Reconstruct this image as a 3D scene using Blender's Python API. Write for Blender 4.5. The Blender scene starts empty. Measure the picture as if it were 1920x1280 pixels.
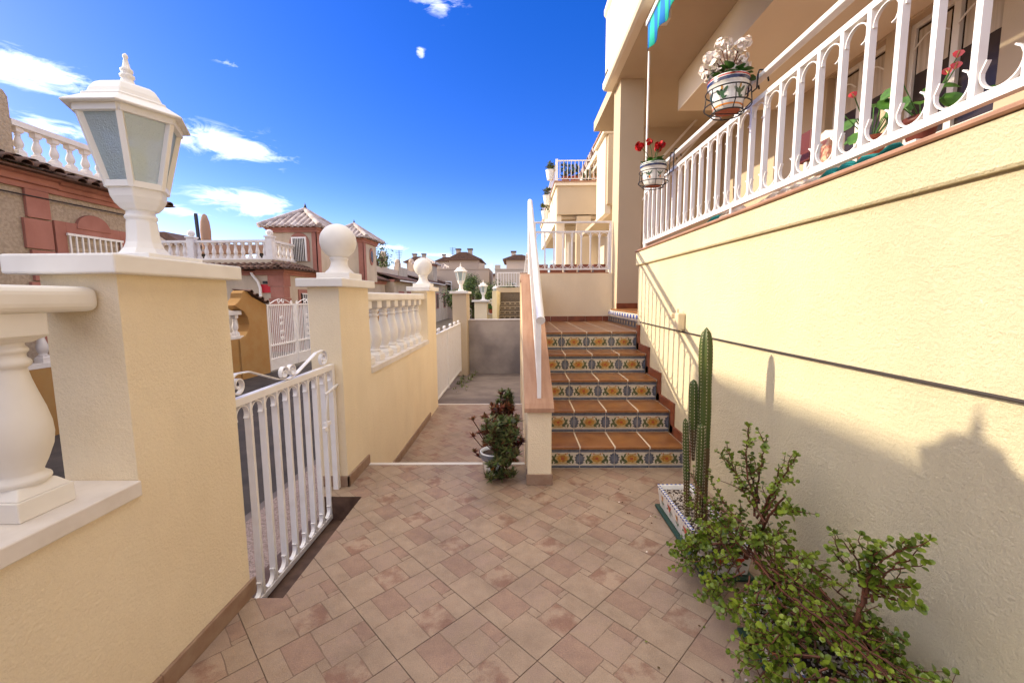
import bpy, bmesh, math, random
from mathutils import Vector, Matrix, Euler
R=random.Random(7)
S=bpy.context.scene
COL=S.collection
PI=math.pi
cos,sin,rad=math.cos,math.sin,math.radians

# ------------------------------------------------------------------ materials
MATS={}
def srgb(r,g,b):
    f=lambda c:(c/255/12.92) if c/255<=.04045 else ((c/255+.055)/1.055)**2.4
    return (f(r),f(g),f(b))
def mat(name,col,rough=.7,bump=0.,bscale=60.,bdist=.004,col2=None,vscale=6.,vmix=(.35,.65),spec=.3,detail=4.,kind='noise',stretch=None,sub=0.,coat=0.,trans=0.,fine=0.,alpha=None,dirt=0.,dscale=(1,1,.35)):
    m=bpy.data.materials.new(name); m.use_nodes=True
    nt=m.node_tree; N=nt.nodes; L=nt.links
    b=N['Principled BSDF']
    b.inputs['Base Color'].default_value=(*col,1)
    b.inputs['Roughness'].default_value=rough
    b.inputs['Specular IOR Level'].default_value=spec
    if sub:
        b.inputs['Subsurface Weight'].default_value=sub
        b.inputs['Subsurface Radius'].default_value=(.01,.02,.005)
    if coat: b.inputs['Coat Weight'].default_value=coat; b.inputs['Coat Roughness'].default_value=.15
    if trans: b.inputs['Transmission Weight'].default_value=trans
    geo=N.new('ShaderNodeNewGeometry')
    vec=geo.outputs['Position']
    if stretch:
        mp=N.new('ShaderNodeMapping'); mp.inputs['Scale'].default_value=stretch
        L.new(vec,mp.inputs['Vector']); vec=mp.outputs['Vector']
    if col2 is not None:
        n=N.new('ShaderNodeTexNoise'); n.inputs['Scale'].default_value=vscale; n.inputs['Detail'].default_value=detail
        L.new(vec,n.inputs['Vector'])
        mr=N.new('ShaderNodeMapRange'); mr.inputs['From Min'].default_value=vmix[0]; mr.inputs['From Max'].default_value=vmix[1]
        L.new(n.outputs['Fac'],mr.inputs['Value'])
        fac=mr.outputs['Result']
        if fine:
            n2=N.new('ShaderNodeTexNoise'); n2.inputs['Scale'].default_value=vscale*9; n2.inputs['Detail'].default_value=3
            L.new(vec,n2.inputs['Vector'])
            ma=N.new('ShaderNodeMath'); ma.operation='MULTIPLY_ADD'; ma.inputs[1].default_value=fine
            sb=N.new('ShaderNodeMath'); sb.operation='SUBTRACT'; sb.inputs[1].default_value=.5
            L.new(n2.outputs['Fac'],sb.inputs[0]); L.new(sb.outputs[0],ma.inputs[0]); L.new(fac,ma.inputs[2]); ma.use_clamp=True
            fac=ma.outputs[0]
        mx=N.new('ShaderNodeMix'); mx.data_type='RGBA'
        mx.inputs['A'].default_value=(*col,1); mx.inputs['B'].default_value=(*col2,1)
        L.new(fac,mx.inputs['Factor']); L.new(mx.outputs['Result'],b.inputs['Base Color'])
    if dirt:
        mp=N.new('ShaderNodeMapping'); mp.inputs['Scale'].default_value=dscale; L.new(geo.outputs['Position'],mp.inputs['Vector'])
        n=N.new('ShaderNodeTexNoise'); n.inputs['Scale'].default_value=2.3; n.inputs['Detail'].default_value=8; n.inputs['Roughness'].default_value=.65; L.new(mp.outputs['Vector'],n.inputs['Vector'])
        n3=N.new('ShaderNodeTexNoise'); n3.inputs['Scale'].default_value=260; n3.inputs['Detail'].default_value=2; L.new(geo.outputs['Position'],n3.inputs['Vector'])
        mr=N.new('ShaderNodeMapRange'); mr.inputs['From Min'].default_value=.42; mr.inputs['From Max'].default_value=.72; mr.inputs['To Min'].default_value=1.; mr.inputs['To Max'].default_value=1-dirt; L.new(n.outputs['Fac'],mr.inputs['Value'])
        mr3=N.new('ShaderNodeMapRange'); mr3.inputs['From Min'].default_value=.3; mr3.inputs['From Max'].default_value=.7; mr3.inputs['To Min'].default_value=1-dirt*.45; mr3.inputs['To Max'].default_value=1+dirt*.45; L.new(n3.outputs['Fac'],mr3.inputs['Value'])
        ml=N.new('ShaderNodeMath'); ml.operation='MULTIPLY'; L.new(mr.outputs['Result'],ml.inputs[0]); L.new(mr3.outputs['Result'],ml.inputs[1])
        vm=N.new('ShaderNodeVectorMath'); vm.operation='SCALE'; L.new(ml.outputs[0],vm.inputs['Scale'])
        if b.inputs['Base Color'].is_linked: L.new(b.inputs['Base Color'].links[0].from_socket,vm.inputs[0])
        else: vm.inputs[0].default_value=col
        L.new(vm.outputs[0],b.inputs['Base Color'])
    if bump:
        if kind=='stucco':
            n=N.new('ShaderNodeTexNoise'); n.inputs['Scale'].default_value=bscale; n.inputs['Detail'].default_value=6; n.inputs['Roughness'].default_value=.72
            mp=N.new('ShaderNodeMapping'); mp.inputs['Scale'].default_value=(1,.95,1.0)
            L.new(geo.outputs['Position'],mp.inputs['Vector']); L.new(mp.outputs['Vector'],n.inputs['Vector'])
            n2=N.new('ShaderNodeTexNoise'); n2.inputs['Scale'].default_value=bscale*.25; n2.inputs['Detail'].default_value=2
            L.new(geo.outputs['Position'],n2.inputs['Vector'])
            ad=N.new('ShaderNodeMath'); ad.operation='ADD'
            rp=N.new('ShaderNodeMapRange'); rp.inputs['From Min'].default_value=.36; rp.inputs['From Max'].default_value=.66
            L.new(n.outputs['Fac'],rp.inputs['Value'])
            L.new(rp.outputs['Result'],ad.inputs[0]); L.new(n2.outputs['Fac'],ad.inputs[1]); h=ad.outputs[0]
        else:
            n=N.new('ShaderNodeTexNoise'); n.inputs['Scale'].default_value=bscale; n.inputs['Detail'].default_value=4
            L.new(vec,n.inputs['Vector']); h=n.outputs['Fac']
        bp=N.new('ShaderNodeBump'); bp.inputs['Strength'].default_value=bump; bp.inputs['Distance'].default_value=bdist
        L.new(h,bp.inputs['Height']); L.new(bp.outputs['Normal'],b.inputs['Normal'])
    MATS[name]=m
    return m
STUCCO=mat('cream_stucco',(.88,.75,.535),.9,.6,80,.004,dirt=.08,col2=(.84,.70,.485),vscale=1.6,kind='stucco',spec=.15)
STUCCO_W=mat('pale_cream_stucco',(.81,.70,.465),.9,.9,80,.006,dirt=.10,col2=(.77,.66,.43),vscale=1.3,kind='stucco',spec=.15)
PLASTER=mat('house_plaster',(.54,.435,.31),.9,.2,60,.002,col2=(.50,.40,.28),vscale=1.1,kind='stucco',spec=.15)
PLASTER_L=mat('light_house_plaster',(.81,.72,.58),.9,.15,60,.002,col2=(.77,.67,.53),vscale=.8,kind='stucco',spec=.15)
WHITE=mat('white_masonry_paint',(.78,.74,.68),.6,.12,35,.002,col2=(.70,.65,.58),vscale=5,vmix=(.4,.8),spec=.35)
SILL=mat('white_stone_sill',(.72,.66,.60),.55,.1,30,.002,col2=(.58,.51,.44),vscale=4,vmix=(.45,.8),spec=.35,fine=.5)
METAL=mat('white_enamelled_iron',(.80,.77,.75),.35,.05,40,.001,col2=(.72,.67,.63),vscale=9,vmix=(.5,.8),spec=.5)
METALW=mat('white_aluminium',(.76,.73,.68),.4,spec=.5)
SKIRT=mat('stone_skirting_tile',(.315,.215,.145),.55,.15,40,.002,col2=(.26,.155,.10),vscale=12,spec=.4,fine=.6)
T1=mat('patio_tile_pale',(.385,.28,.193),.55,.6,130,.002,dirt=.30,dscale=(1,1,1),col2=(.335,.235,.158),vscale=13,vmix=(.3,.75),spec=.35,fine=.9)
T2=mat('patio_tile_mid',(.345,.245,.165),.55,.6,130,.002,dirt=.30,dscale=(1,1,1),col2=(.355,.245,.18),vscale=11,vmix=(.3,.75),spec=.35,fine=.9)
T3=mat('patio_tile_brown',(.36,.235,.16),.55,.6,130,.002,dirt=.30,dscale=(1,1,1),col2=(.285,.18,.13),vscale=12,vmix=(.3,.75),spec=.35,fine=.9)
T4=mat('patio_tile_red',(.385,.27,.185),.55,.6,130,.002,dirt=.30,dscale=(1,1,1),col2=(.27,.15,.10),vscale=11,vmix=(.42,.62),spec=.35,fine=.7)
JOINT=mat('printed_joint',(.24,.165,.12),.8,.2,90,.001,spec=.2)
GROUT=mat('tile_grout',(.24,.17,.125),.95,.3,90,.002,spec=.1)
WGROUT=mat('pale_grout',(.66,.54,.40),.9,.2,90,.001,spec=.1)
COTTO=mat('glazed_terracotta',(.34,.14,.04),.34,.12,26,.002,dirt=.18,dscale=(1,1,1),col2=(.20,.07,.02),vscale=6.5,vmix=(.3,.75),spec=.5,fine=.4,coat=.15)
COTTO_D=mat('dark_terracotta_skirting',(.26,.068,.026),.35,.12,26,.002,col2=(.16,.04,.016),vscale=7,spec=.5,coat=.15)
COPE=mat('pinkish_coping_tile',(.44,.255,.16),.6,.15,60,.002,dirt=.12,col2=(.37,.20,.12),vscale=5,spec=.3,stretch=(6,.6,1))
COPE_R=mat('terrace_edge_tile',(.40,.22,.14),.5,.1,60,.002,col2=(.3,.16,.10),vscale=5,spec=.3)
CER=mat('white_glazed_ceramic',(.78,.76,.72),.18,spec=.5,coat=.4,col2=(.66,.62,.56),vscale=9,vmix=(.5,.9))
RCREAM=mat('riser_tile_cream',(.62,.55,.42),.28,spec=.5,coat=.3,col2=(.54,.46,.33),vscale=25)
RBLUE=mat('riser_tile_slate_blue',(.06,.068,.085),.28,spec=.5,coat=.3,col2=(.12,.125,.14),vscale=40)
RBAND=mat('riser_tile_grey_blue',(.17,.18,.205),.28,spec=.5,coat=.3,col2=(.11,.12,.15),vscale=30)
RYEL=mat('riser_tile_ochre',(.50,.27,.045),.3,spec=.5,coat=.3,col2=(.33,.13,.02),vscale=45)
RYEL2=mat('riser_tile_pale_ochre',(.50,.37,.17),.3,spec=.5,coat=.3,col2=(.40,.26,.09),vscale=45)
RGRN=mat('riser_tile_olive',(.10,.115,.045),.3,spec=.5,coat=.3)
RRED=mat('painted_red',(.50,.035,.015),.3,spec=.5,coat=.3)
RORA=mat('painted_orange',(.68,.23,.03),.3,spec=.5,coat=.3)
NAVY=mat('painted_navy',(.012,.014,.05),.25,spec=.5,coat=.3)
PBLUE=mat('painted_blue',(.06,.10,.36),.25,spec=.5,coat=.3)
PGREEN=mat('painted_leaf_green',(.03,.09,.035),.3,spec=.5,coat=.3)
BLACK=mat('black_iron',(.012,.011,.012),.45,spec=.4)
CLAY=mat('red_clay',(.40,.10,.045),.7,.1,40,.002,spec=.3)
DGREEN=mat('dark_green_plastic',(.015,.05,.035),.4,spec=.4)
GRAVEL=mat('white_gravel',(.62,.55,.47),.8,.5,60,.01,col2=(.40,.32,.25),vscale=90,vmix=(.4,.6))
SOIL=mat('potting_soil',(.05,.03,.02),.95,.6,60,.01)
LEAF=mat('succulent_leaf',(.225,.285,.025),.32,col2=(.075,.12,.012),vscale=14,vmix=(.35,.65),spec=.4,sub=.1)
LEAF2=mat('bright_leaf',(.08,.20,.03),.4,col2=(.035,.10,.015),vscale=30,spec=.4,sub=.1)
STEM=mat('succulent_stem',(.14,.045,.022),.6,.2,80,.002,col2=(.085,.035,.018),vscale=30)
CACT=mat('cactus_skin',(.062,.078,.012),.45,col2=(.055,.08,.015),vscale=12,spec=.4)
CACTB=mat('cactus_corky_base',(.13,.07,.03),.7,col2=(.08,.06,.02),vscale=30)
SPINE=mat('cactus_spine',(.55,.46,.30),.6)
ALOE=mat('aloe_leaf',(.085,.15,.035),.5,col2=(.15,.12,.05),vscale=25,spec=.35)
ALOER=mat('red_succulent_leaf',(.25,.05,.03),.5,col2=(.13,.10,.03),vscale=16,spec=.35)
PWHITE=mat('white_petal',(.80,.74,.68),.6,col2=(.72,.60,.52),vscale=40,sub=.1)
PRED=mat('red_petal',(.60,.012,.015),.55,col2=(.40,.006,.01),vscale=40,sub=.05)
PINKR=mat('anthurium_red',(.52,.02,.03),.3,spec=.5)
CONC=mat('ramp_concrete',(.19,.15,.13),.8,.4,60,.004,col2=(.13,.10,.09),vscale=3,fine=.6)
GREYWALL=mat('weathered_grey_render',(.42,.365,.32),.9,.35,70,.004,col2=(.22,.19,.18),vscale=.8,vmix=(.42,.66),kind='stucco',fine=.3)
PEB=mat('pebble_paving',(.40,.30,.26),.8,.9,85,.012,col2=(.22,.155,.13),vscale=70,vmix=(.42,.58))
ASPH=mat('dark_asphalt',(.075,.058,.05),.9,.5,120,.006,dirt=.3,col2=(.05,.04,.036),vscale=4)
EARTH=mat('dry_ground',(.26,.20,.14),.95,.3,5,.05,col2=(.19,.15,.10),vscale=.4)
RECESS=mat('dark_brown_step_tile',(.13,.075,.05),.6,.2,50,.002,col2=(.08,.045,.03),vscale=14)
HRENDER=mat('beige_pebbledash',(.50,.395,.285),.95,.7,45,.012,col2=(.40,.31,.22),vscale=22,vmix=(.4,.62),kind='stucco')
HREND2=mat('smooth_beige_render',(.55,.455,.335),.95,.2,30,.006,dirt=.2,col2=(.50,.40,.29),vscale=1.5,kind='stucco')
SALMON=mat('salmon_trim',(.40,.175,.13),.85,.15,40,.003,dirt=.15,col2=(.34,.14,.10),vscale=3)
OCHRE=mat('ochre_garden_wall',(.40,.235,.085),.92,.3,50,.004,col2=(.38,.20,.065),vscale=4,kind='stucco')
ROOFT=mat('roof_clay_tile',(.17,.085,.055),.75,.3,30,.006,col2=(.085,.05,.038),vscale=5,vmix=(.35,.65),fine=.6)
ROOFP=mat('pink_roof_tile_sky_glare',(.50,.43,.40),.7,.2,30,.006,col2=(.30,.23,.205),vscale=4,fine=.6)  # pinkish tile, its sky glare put into the pale grey base colour
BALW=mat('white_cast_stone',(.70,.66,.63),.7,.15,40,.004,col2=(.60,.55,.51),vscale=6,vmix=(.4,.8))
FARA=mat('far_house_beige',(.44,.345,.26),.9,col2=(.48,.37,.28),vscale=.5)
FARB=mat('far_house_cream',(.54,.44,.34),.9,col2=(.58,.46,.35),vscale=.5)
GLASSD=mat('dark_window_glass',(.04,.028,.022),.22,spec=.35)
CURT=mat('window_curtain',(.55,.47,.38),.9,col2=(.42,.35,.27),vscale=9,stretch=(1,4,.2))
FROST=mat('frosted_lantern_glass',(.62,.68,.68),.5,.6,140,.002,spec=.6,trans=.75)
def frosted():
    m=FROST; nt=m.node_tree; N=nt.nodes; L=nt.links
    for n in list(N): N.remove(n)
    o=N.new('ShaderNodeOutputMaterial'); tr=N.new('ShaderNodeBsdfTranslucent'); tr.inputs['Color'].default_value=(.80,.88,.90,1)
    tp=N.new('ShaderNodeBsdfRefraction'); tp.inputs['IOR'].default_value=1.02; tp.inputs['Roughness'].default_value=.25; tp.inputs['Color'].default_value=(.9,.95,.95,1)
    gl=N.new('ShaderNodeBsdfGlossy'); gl.inputs['Roughness'].default_value=.32; gl.inputs['Color'].default_value=(.9,.95,1,1)
    n=N.new('ShaderNodeTexNoise'); n.inputs['Scale'].default_value=190; g=N.new('ShaderNodeNewGeometry'); L.new(g.outputs['Position'],n.inputs['Vector'])
    bp=N.new('ShaderNodeBump'); bp.inputs['Strength'].default_value=.7; bp.inputs['Distance'].default_value=.003; L.new(n.outputs['Fac'],bp.inputs['Height'])
    for q in(tr,tp,gl): L.new(bp.outputs['Normal'],q.inputs['Normal'])
    a=N.new('ShaderNodeMixShader'); a.inputs[0].default_value=.5; L.new(tr.outputs[0],a.inputs[1]); L.new(tp.outputs[0],a.inputs[2])
    b=N.new('ShaderNodeMixShader'); b.inputs[0].default_value=.22; L.new(a.outputs[0],b.inputs[1]); L.new(gl.outputs[0],b.inputs[2]); L.new(b.outputs[0],o.inputs[0])
frosted()
BULB=mat('pale_yellow_bulb',(.75,.68,.35),.3)
TEAL=mat('teal_cloth',(.02,.27,.27),.9,.5,90,.004)
AWB=mat('awning_blue',(.012,.16,.50),.8)
AWG=mat('awning_teal_green',(.02,.42,.32),.8)
WOODR=mat('reddish_wood',(.12,.025,.015),.5)
PICO=mat('painted_wall_tile',(.62,.22,.14),.4,col2=(.66,.45,.28),vscale=30,vmix=(.45,.55))
ROPE=mat('dark_cord',(.045,.035,.032),.8)
PLASTIC=mat('ivory_plastic',(.66,.54,.36),.45)
SHADE=mat('parasol_canvas',(.33,.20,.13),.9)
REDSIGN=mat('red_alarm_plate',(.50,.02,.03),.5)
TREEL=mat('tree_leaf',(.115,.16,.025),.6,col2=(.05,.09,.014),vscale=3,sub=.05)
TREED=mat('tree_leaf_dark',(.04,.07,.014),.6,col2=(.025,.045,.01),vscale=3)
BARK=mat('bark',(.12,.08,.05),.9,.4,20,.01)
BLUEC=mat('blue_fabric',(.05,.11,.30),.8)
SHUTTER=mat('cream_roller_blind',(.56,.45,.32),.8,col2=(.40,.31,.21),vscale=1.,stretch=(1,1,22),vmix=(.45,.55))
BRTILE=mat('brown_relief_tile',(.20,.155,.11),.5,col2=(.12,.09,.06),vscale=20)

# ------------------------------------------------------------------ mesh builder
class MB:
    def __init__(s): s.v=[];s.f=[];s.m=[];s.mats=[];s.sm=[]
    def mi(s,m):
        if m not in s.mats: s.mats.append(m)
        return s.mats.index(m)
    def add(s,vs,fs,m,smooth=False):
        o=len(s.v); s.v+= [tuple(v) for v in vs]; k=s.mi(m)
        for f in fs: s.f.append([i+o for i in f]); s.m.append(k); s.sm.append(smooth)
    def box(s,x0,x1,y0,y1,z0,z1,m):
        vs=[(x,y,z) for x in(x0,x1) for y in(y0,y1) for z in(z0,z1)]
        s.add(vs,[(0,1,3,2),(4,6,7,5),(0,4,5,1),(2,3,7,6),(0,2,6,4),(1,5,7,3)],m)
    def taper(s,cx,cy,z0,z1,a0,a1,m,b0=None,b1=None):
        b0=a0 if b0 is None else b0; b1=a1 if b1 is None else b1
        vs=[(cx+sx*a,cy+sy*b,z) for z,a,b in((z0,a0,b0),(z1,a1,b1)) for sx,sy in((-1,-1),(1,-1),(1,1),(-1,1))]
        s.add(vs,[(3,2,1,0),(4,5,6,7),(0,1,5,4),(1,2,6,5),(2,3,7,6),(3,0,4,7)],m)
    def quad(s,a,b,c,d,m,smooth=False): s.add([a,b,c,d],[(0,1,2,3)],m,smooth)
    def prism(s,poly,axis,a,b,m):
        # poly of 2D pts; axis 'x': pts=(y,z); 'y': (x,z); 'z': (x,y)
        def P(p,t): return {'x':(t,p[0],p[1]),'y':(p[0],t,p[1]),'z':(p[0],p[1],t)}[axis]
        n=len(poly); vs=[P(p,a) for p in poly]+[P(p,b) for p in poly]
        fs=[tuple(range(n)),tuple(range(2*n-1,n-1,-1))]+[(i,(i+1)%n,(i+1)%n+n,i+n) for i in range(n)]
        s.add(vs,fs,m)
    def lathe(s,prof,c,m,seg=24,smooth=True,a0=0.,caps=True,rad_fn=None):
        vs=[];fs=[];n=len(prof)
        for r,z in prof:
            for k in range(seg):
                a=a0+2*PI*k/seg; rr=r if rad_fn is None else rad_fn(r,z,a)
                vs.append((c[0]+rr*cos(a),c[1]+rr*sin(a),c[2]+z))
        for i in range(n-1):
            for k in range(seg):
                fs.append((i*seg+k,i*seg+(k+1)%seg,(i+1)*seg+(k+1)%seg,(i+1)*seg+k))
        s.add(vs,fs,m,smooth)
        if caps:
            s.add(vs[:seg],[tuple(range(seg-1,-1,-1))],m); s.add(vs[-seg:],[tuple(range(seg))],m)
    def tube(s,pts,r,m,seg=8,smooth=True,r1=None,cap=True):
        pts=[Vector(p) for p in pts]; n=len(pts); vs=[];fs=[]
        up=Vector((0,0,1)); t0=(pts[1]-pts[0]).normalized()
        if abs(t0.z)>.9: up=Vector((1,0,0))
        u=t0.cross(up).normalized()
        for i,p in enumerate(pts):
            t=((pts[min(i+1,n-1)]-pts[max(i-1,0)])).normalized()
            u=(u-t*u.dot(t)).normalized(); w=t.cross(u)
            ra=r if not isinstance(r,(list,tuple)) else r[i]
            if r1 is not None: ra=r+(r1-r)*i/(n-1)
            for k in range(seg):
                a=2*PI*k/seg; vs.append(p+u*(ra*cos(a))+w*(ra*sin(a)))
        for i in range(n-1):
            for k in range(seg): fs.append((i*seg+k,i*seg+(k+1)%seg,(i+1)*seg+(k+1)%seg,(i+1)*seg+k))
        s.add(vs,fs,m,smooth)
        if cap: s.add(vs[:seg],[tuple(range(seg-1,-1,-1))],m); s.add(vs[-seg:],[tuple(range(seg))],m)
    def ribbon(s,pts,bn,w,t,m):
        # rectangular sweep: w along bn (binormal), t across in plane
        pts=[Vector(p) for p in pts]; bn=Vector(bn).normalized(); n=len(pts); vs=[];fs=[]
        for i,p in enumerate(pts):
            tg=(pts[min(i+1,n-1)]-pts[max(i-1,0)]).normalized(); nn=tg.cross(bn).normalized()
            for a,b in((-1,-1),(1,-1),(1,1),(-1,1)): vs.append(p+bn*(w/2*a)+nn*(t/2*b))
        for i in range(n-1):
            for k in range(4): fs.append((i*4+k,i*4+(k+1)%4,(i+1)*4+(k+1)%4,(i+1)*4+k))
        fs+=[(3,2,1,0),(n*4-4,n*4-3,n*4-2,n*4-1)]
        s.add(vs,fs,m)
    def sphere(s,c,r,m,seg=20,rings=12,sc=(1,1,1)):
        vs=[(c[0],c[1],c[2]-r*sc[2])];fs=[]
        for i in range(1,rings):
            a=-PI/2+PI*i/rings
            for k in range(seg):
                b=2*PI*k/seg; vs.append((c[0]+r*sc[0]*cos(a)*cos(b),c[1]+r*sc[1]*cos(a)*sin(b),c[2]+r*sc[2]*sin(a)))
        vs.append((c[0],c[1],c[2]+r*sc[2])); T=len(vs)-1
        for k in range(seg): fs.append((0,1+(k+1)%seg,1+k)); fs.append((T,T-seg+k,T-seg+(k+1)%seg))
        for i in range(rings-2):
            for k in range(seg):
                a=1+i*seg+k;b=1+i*seg+(k+1)%seg; fs.append((a,b,b+seg,a+seg))
        s.add(vs,fs,m,True)
    def bar(s,a,b,w,h,m,up=(0,0,1)):
        a=Vector(a);b=Vector(b);t=(b-a).normalized();up=Vector(up)
        u=t.cross(up).normalized(); v=u.cross(t)
        vs=[p+u*(w/2*i)+v*(h/2*j) for p in(a,b) for i,j in((-1,-1),(1,-1),(1,1),(-1,1))]
        s.add(vs,[(3,2,1,0),(4,5,6,7),(0,1,5,4),(1,2,6,5),(2,3,7,6),(3,0,4,7)],m)
    def build(s,name,parent=None,bevel=0.,seg=2):
        me=bpy.data.meshes.new(name)
        off=parent_world(parent) if parent else Vector((0,0,0))
        me.from_pydata([tuple(Vector(v)-off) for v in s.v],[],s.f)
        for m in s.mats: me.materials.append(m)
        me.polygons.foreach_set('material_index',s.m); me.polygons.foreach_set('use_smooth',s.sm)
        me.update()
        o=bpy.data.objects.new(name,me); COL.objects.link(o)
        bm=bmesh.new(); bm.from_mesh(me); bmesh.ops.recalc_face_normals(bm,faces=bm.faces); bm.to_mesh(me); bm.free()
        if parent: o.parent=parent
        if bevel:
            md=o.modifiers.new('bevel','BEVEL'); md.width=bevel; md.segments=seg; md.limit_method='ANGLE'; md.angle_limit=rad(40)
        return o
def parent_world(o):
    v=Vector((0,0,0))
    while o: v+=Vector(o.location); o=o.parent
    return v
def thing(name,label,cat,loc=(0,0,0),group=None,kind=None):
    o=bpy.data.objects.new(name,None); COL.objects.link(o); o.location=loc; o.empty_display_size=.1
    o['label']=label; o['category']=cat
    if group: o['group']=group
    if kind: o['kind']=kind
    return o
def tag(o,label=None,cat=None,group=None,kind=None):
    if label: o['label']=label
    if cat: o['category']=cat
    if group: o['group']=group
    if kind: o['kind']=kind
    return o
def copy_tree(o,parent=None,off=(0,0,0),top=True,label=None):
    kids=[c for c in o.children]
    c=o.copy(); COL.objects.link(c); c.parent=parent
    if top: c.location=Vector(o.location)+Vector(off)
    if label: c['label']=label
    for k in kids: copy_tree(k,c,top=False)
    return c
def part_copy(o,off):
    c=o.copy(); COL.objects.link(c); c.parent=o.parent; c.location=Vector(o.location)+Vector(off); return c

# ------------------------------------------------------------------ ground and floors
def struct(mb,name,bevel=0.): return tag(mb.build(name,bevel=bevel),kind='structure')
TILE=.4135; G0=Vector((-.217,2.45,0))
RECTS=[(0,.46,0,.2,T1),(0,.46,.2,.5,T3),(.46,1,0,.4,T1),(.46,.62,.4,.5,T1),(.62,1,.4,.75,T4),(.62,1,.75,1,T1),(0,.27,.5,1,T2),(.27,.62,.5,.85,T2),(.27,.55,.85,1,T3),(.55,.62,.85,1,T2)]
def tile_floor(name,x0,x1,y0,y1,z,holes=()):
    u=Vector((1,-1,0)).normalized()*TILE; v=Vector((1,1,0)).normalized()*TILE
    me=bpy.data.meshes.new(name); bm=bmesh.new(); mats=[T1,T2,T3,T4,JOINT]
    for m in mats: me.materials.append(m)
    for i in range(-40,41):
        for j in range(-40,41):
            o=G0+u*i+v*j
            c=o+u*.5+v*.5
            if c.x<x0-.4 or c.x>x1+.4 or c.y<y0-.4 or c.y>y1+.4: continue
            g=.0042
            def P(a,b,dz=0): p=o+u*a+v*b; return bm.verts.new((p.x,p.y,z+dz))
            for a0,a1,b0,b1,m in RECTS:
                e=.0050; A0=a0+(g if a0==0 else e); A1=a1-(g if a1==1 else e); B0=b0+(g if b0==0 else e); B1=b1-(g if b1==1 else e)
                pl=[];K=5
                for (ua,ub,va,vb) in((A0,A1,B0,B0),(A1,A1,B0,B1),(A1,A0,B1,B1),(A0,A0,B1,B0)):
                    for q in range(K):
                        uu=ua+(ub-ua)*q/K; vv=va+(vb-va)*q/K; jt=.0042*math.sin(uu*71+vv*47+a0*9)
                        inn=(jt if (ua==ub and g*2<ua<1-g*2) else 0, jt if (va==vb and g*2<va<1-g*2) else 0)
                        pl.append(P(uu+inn[0],vv+inn[1]))
                f=bm.faces.new(pl); f.material_index=mats.index(m)
            f=bm.faces.new([P(g,g,-.0012),P(1-g,g,-.0012),P(1-g,1-g,-.0012),P(g,1-g,-.0012)]); f.material_index=4
    for co,no in(((x0,0,0),(-1,0,0)),((x1,0,0),(1,0,0)),((0,y0,0),(0,-1,0)),((0,y1,0),(0,1,0))):
        bmesh.ops.bisect_plane(bm,geom=bm.verts[:]+bm.edges[:]+bm.faces[:],plane_co=co,plane_no=no,clear_outer=True)
    for hx0,hx1,hy0,hy1 in holes:
        for co,no in(((hx0,0,0),(1,0,0)),((hx1,0,0),(1,0,0)),((0,hy0,0),(0,1,0)),((0,hy1,0),(0,1,0))):
            bmesh.ops.bisect_plane(bm,geom=bm.verts[:]+bm.edges[:]+bm.faces[:],plane_co=co,plane_no=no)
        d=[f for f in bm.faces if hx0<f.calc_center_median().x<hx1 and hy0<f.calc_center_median().y<hy1]
        bmesh.ops.delete(bm,geom=d,context='FACES')
    bmesh.ops.recalc_face_normals(bm,faces=bm.faces)
    for f in bm.faces:
        if f.normal.z<0: f.normal_flip()
    bm.to_mesh(me); bm.free()
    o=bpy.data.objects.new(name,me); COL.objects.link(o); return tag(o,kind='structure')
tile_floor('patio_floor',-1.50,1.47,-1.5,3.62,0.,[(-1.6,-1.19,1.93,3.0)])
b=MB()
b.box(-1.17,1.47,-1.5,3.60,-.5,-.005,GROUT); b.box(-1.50,-1.19,-1.5,1.925,-.5,-.005,GROUT); b.box(-1.50,-1.19,3.005,3.60,-.5,-.005,GROUT)
b.box(-1.19,-1.17,-1.5,3.60,-.5,-.005,RECESS)
struct(b,'patio_base')
b=MB(); b.box(-1.36,.06,3.600,3.645,-.45,.006,SILL); struct(b,'step_edging',.004)
b=MB(); b.box(-1.60,-1.19,1.925,3.005,-.5,-.19,RECESS); b.box(-1.50,-1.19,3.0,3.012,-.19,-.004,RECESS); b.box(-1.50,-1.19,1.918,1.93,-.19,-.004,RECESS)
struct(b,'gate_threshold')
tile_floor('lower_path',-1.40,.08,3.64,7.1,-.36)
b=MB(); b.box(-1.40,.3,3.60,7.08,-.7,-.366,GROUT); struct(b,'lower_path_base')
b=MB(); b.quad((-1.9,7.09,-.41),(1.7,7.09,-.41),(1.7,11.8,-.66),(-1.9,11.8,-.66),CONC); b.box(-1.40,.1,7.08,7.12,-.6,-.355,SILL); struct(b,'ramp')
b=MB(); b.quad((-2.12,-6,-.225),(-1.55,-6,-.225),(-1.55,12,-.6),(-2.12,12,-.6),PEB)
b.v=[];b.f=[];b.m=[];b.sm=[]
b.box(-2.12,-1.55,-8,6.5,-.6,-.225,PEB); b.box(-2.12,-1.66,6.5,14,-.9,-.40,PEB); b.box(-2.20,-2.125,-8,14,-.6,-.235,CONC)
struct(b,'pavement')
b=MB(); b.quad((-40,-40,-.30),(-2.0,-40,-.30),(-2.0,9,-.30),(-40,9,-.30),ASPH); b.quad((-40,9,-.30),(-2.0,9,-.30),(-2,22,-.62),(-40,22,-.62),ASPH); struct(b,'road')
b=MB(); b.quad((-1500,-1500,-.95),(1500,-1500,-.95),(1500,1500,-.95),(-1500,1500,-.95),EARTH); struct(b,'ground')

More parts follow.
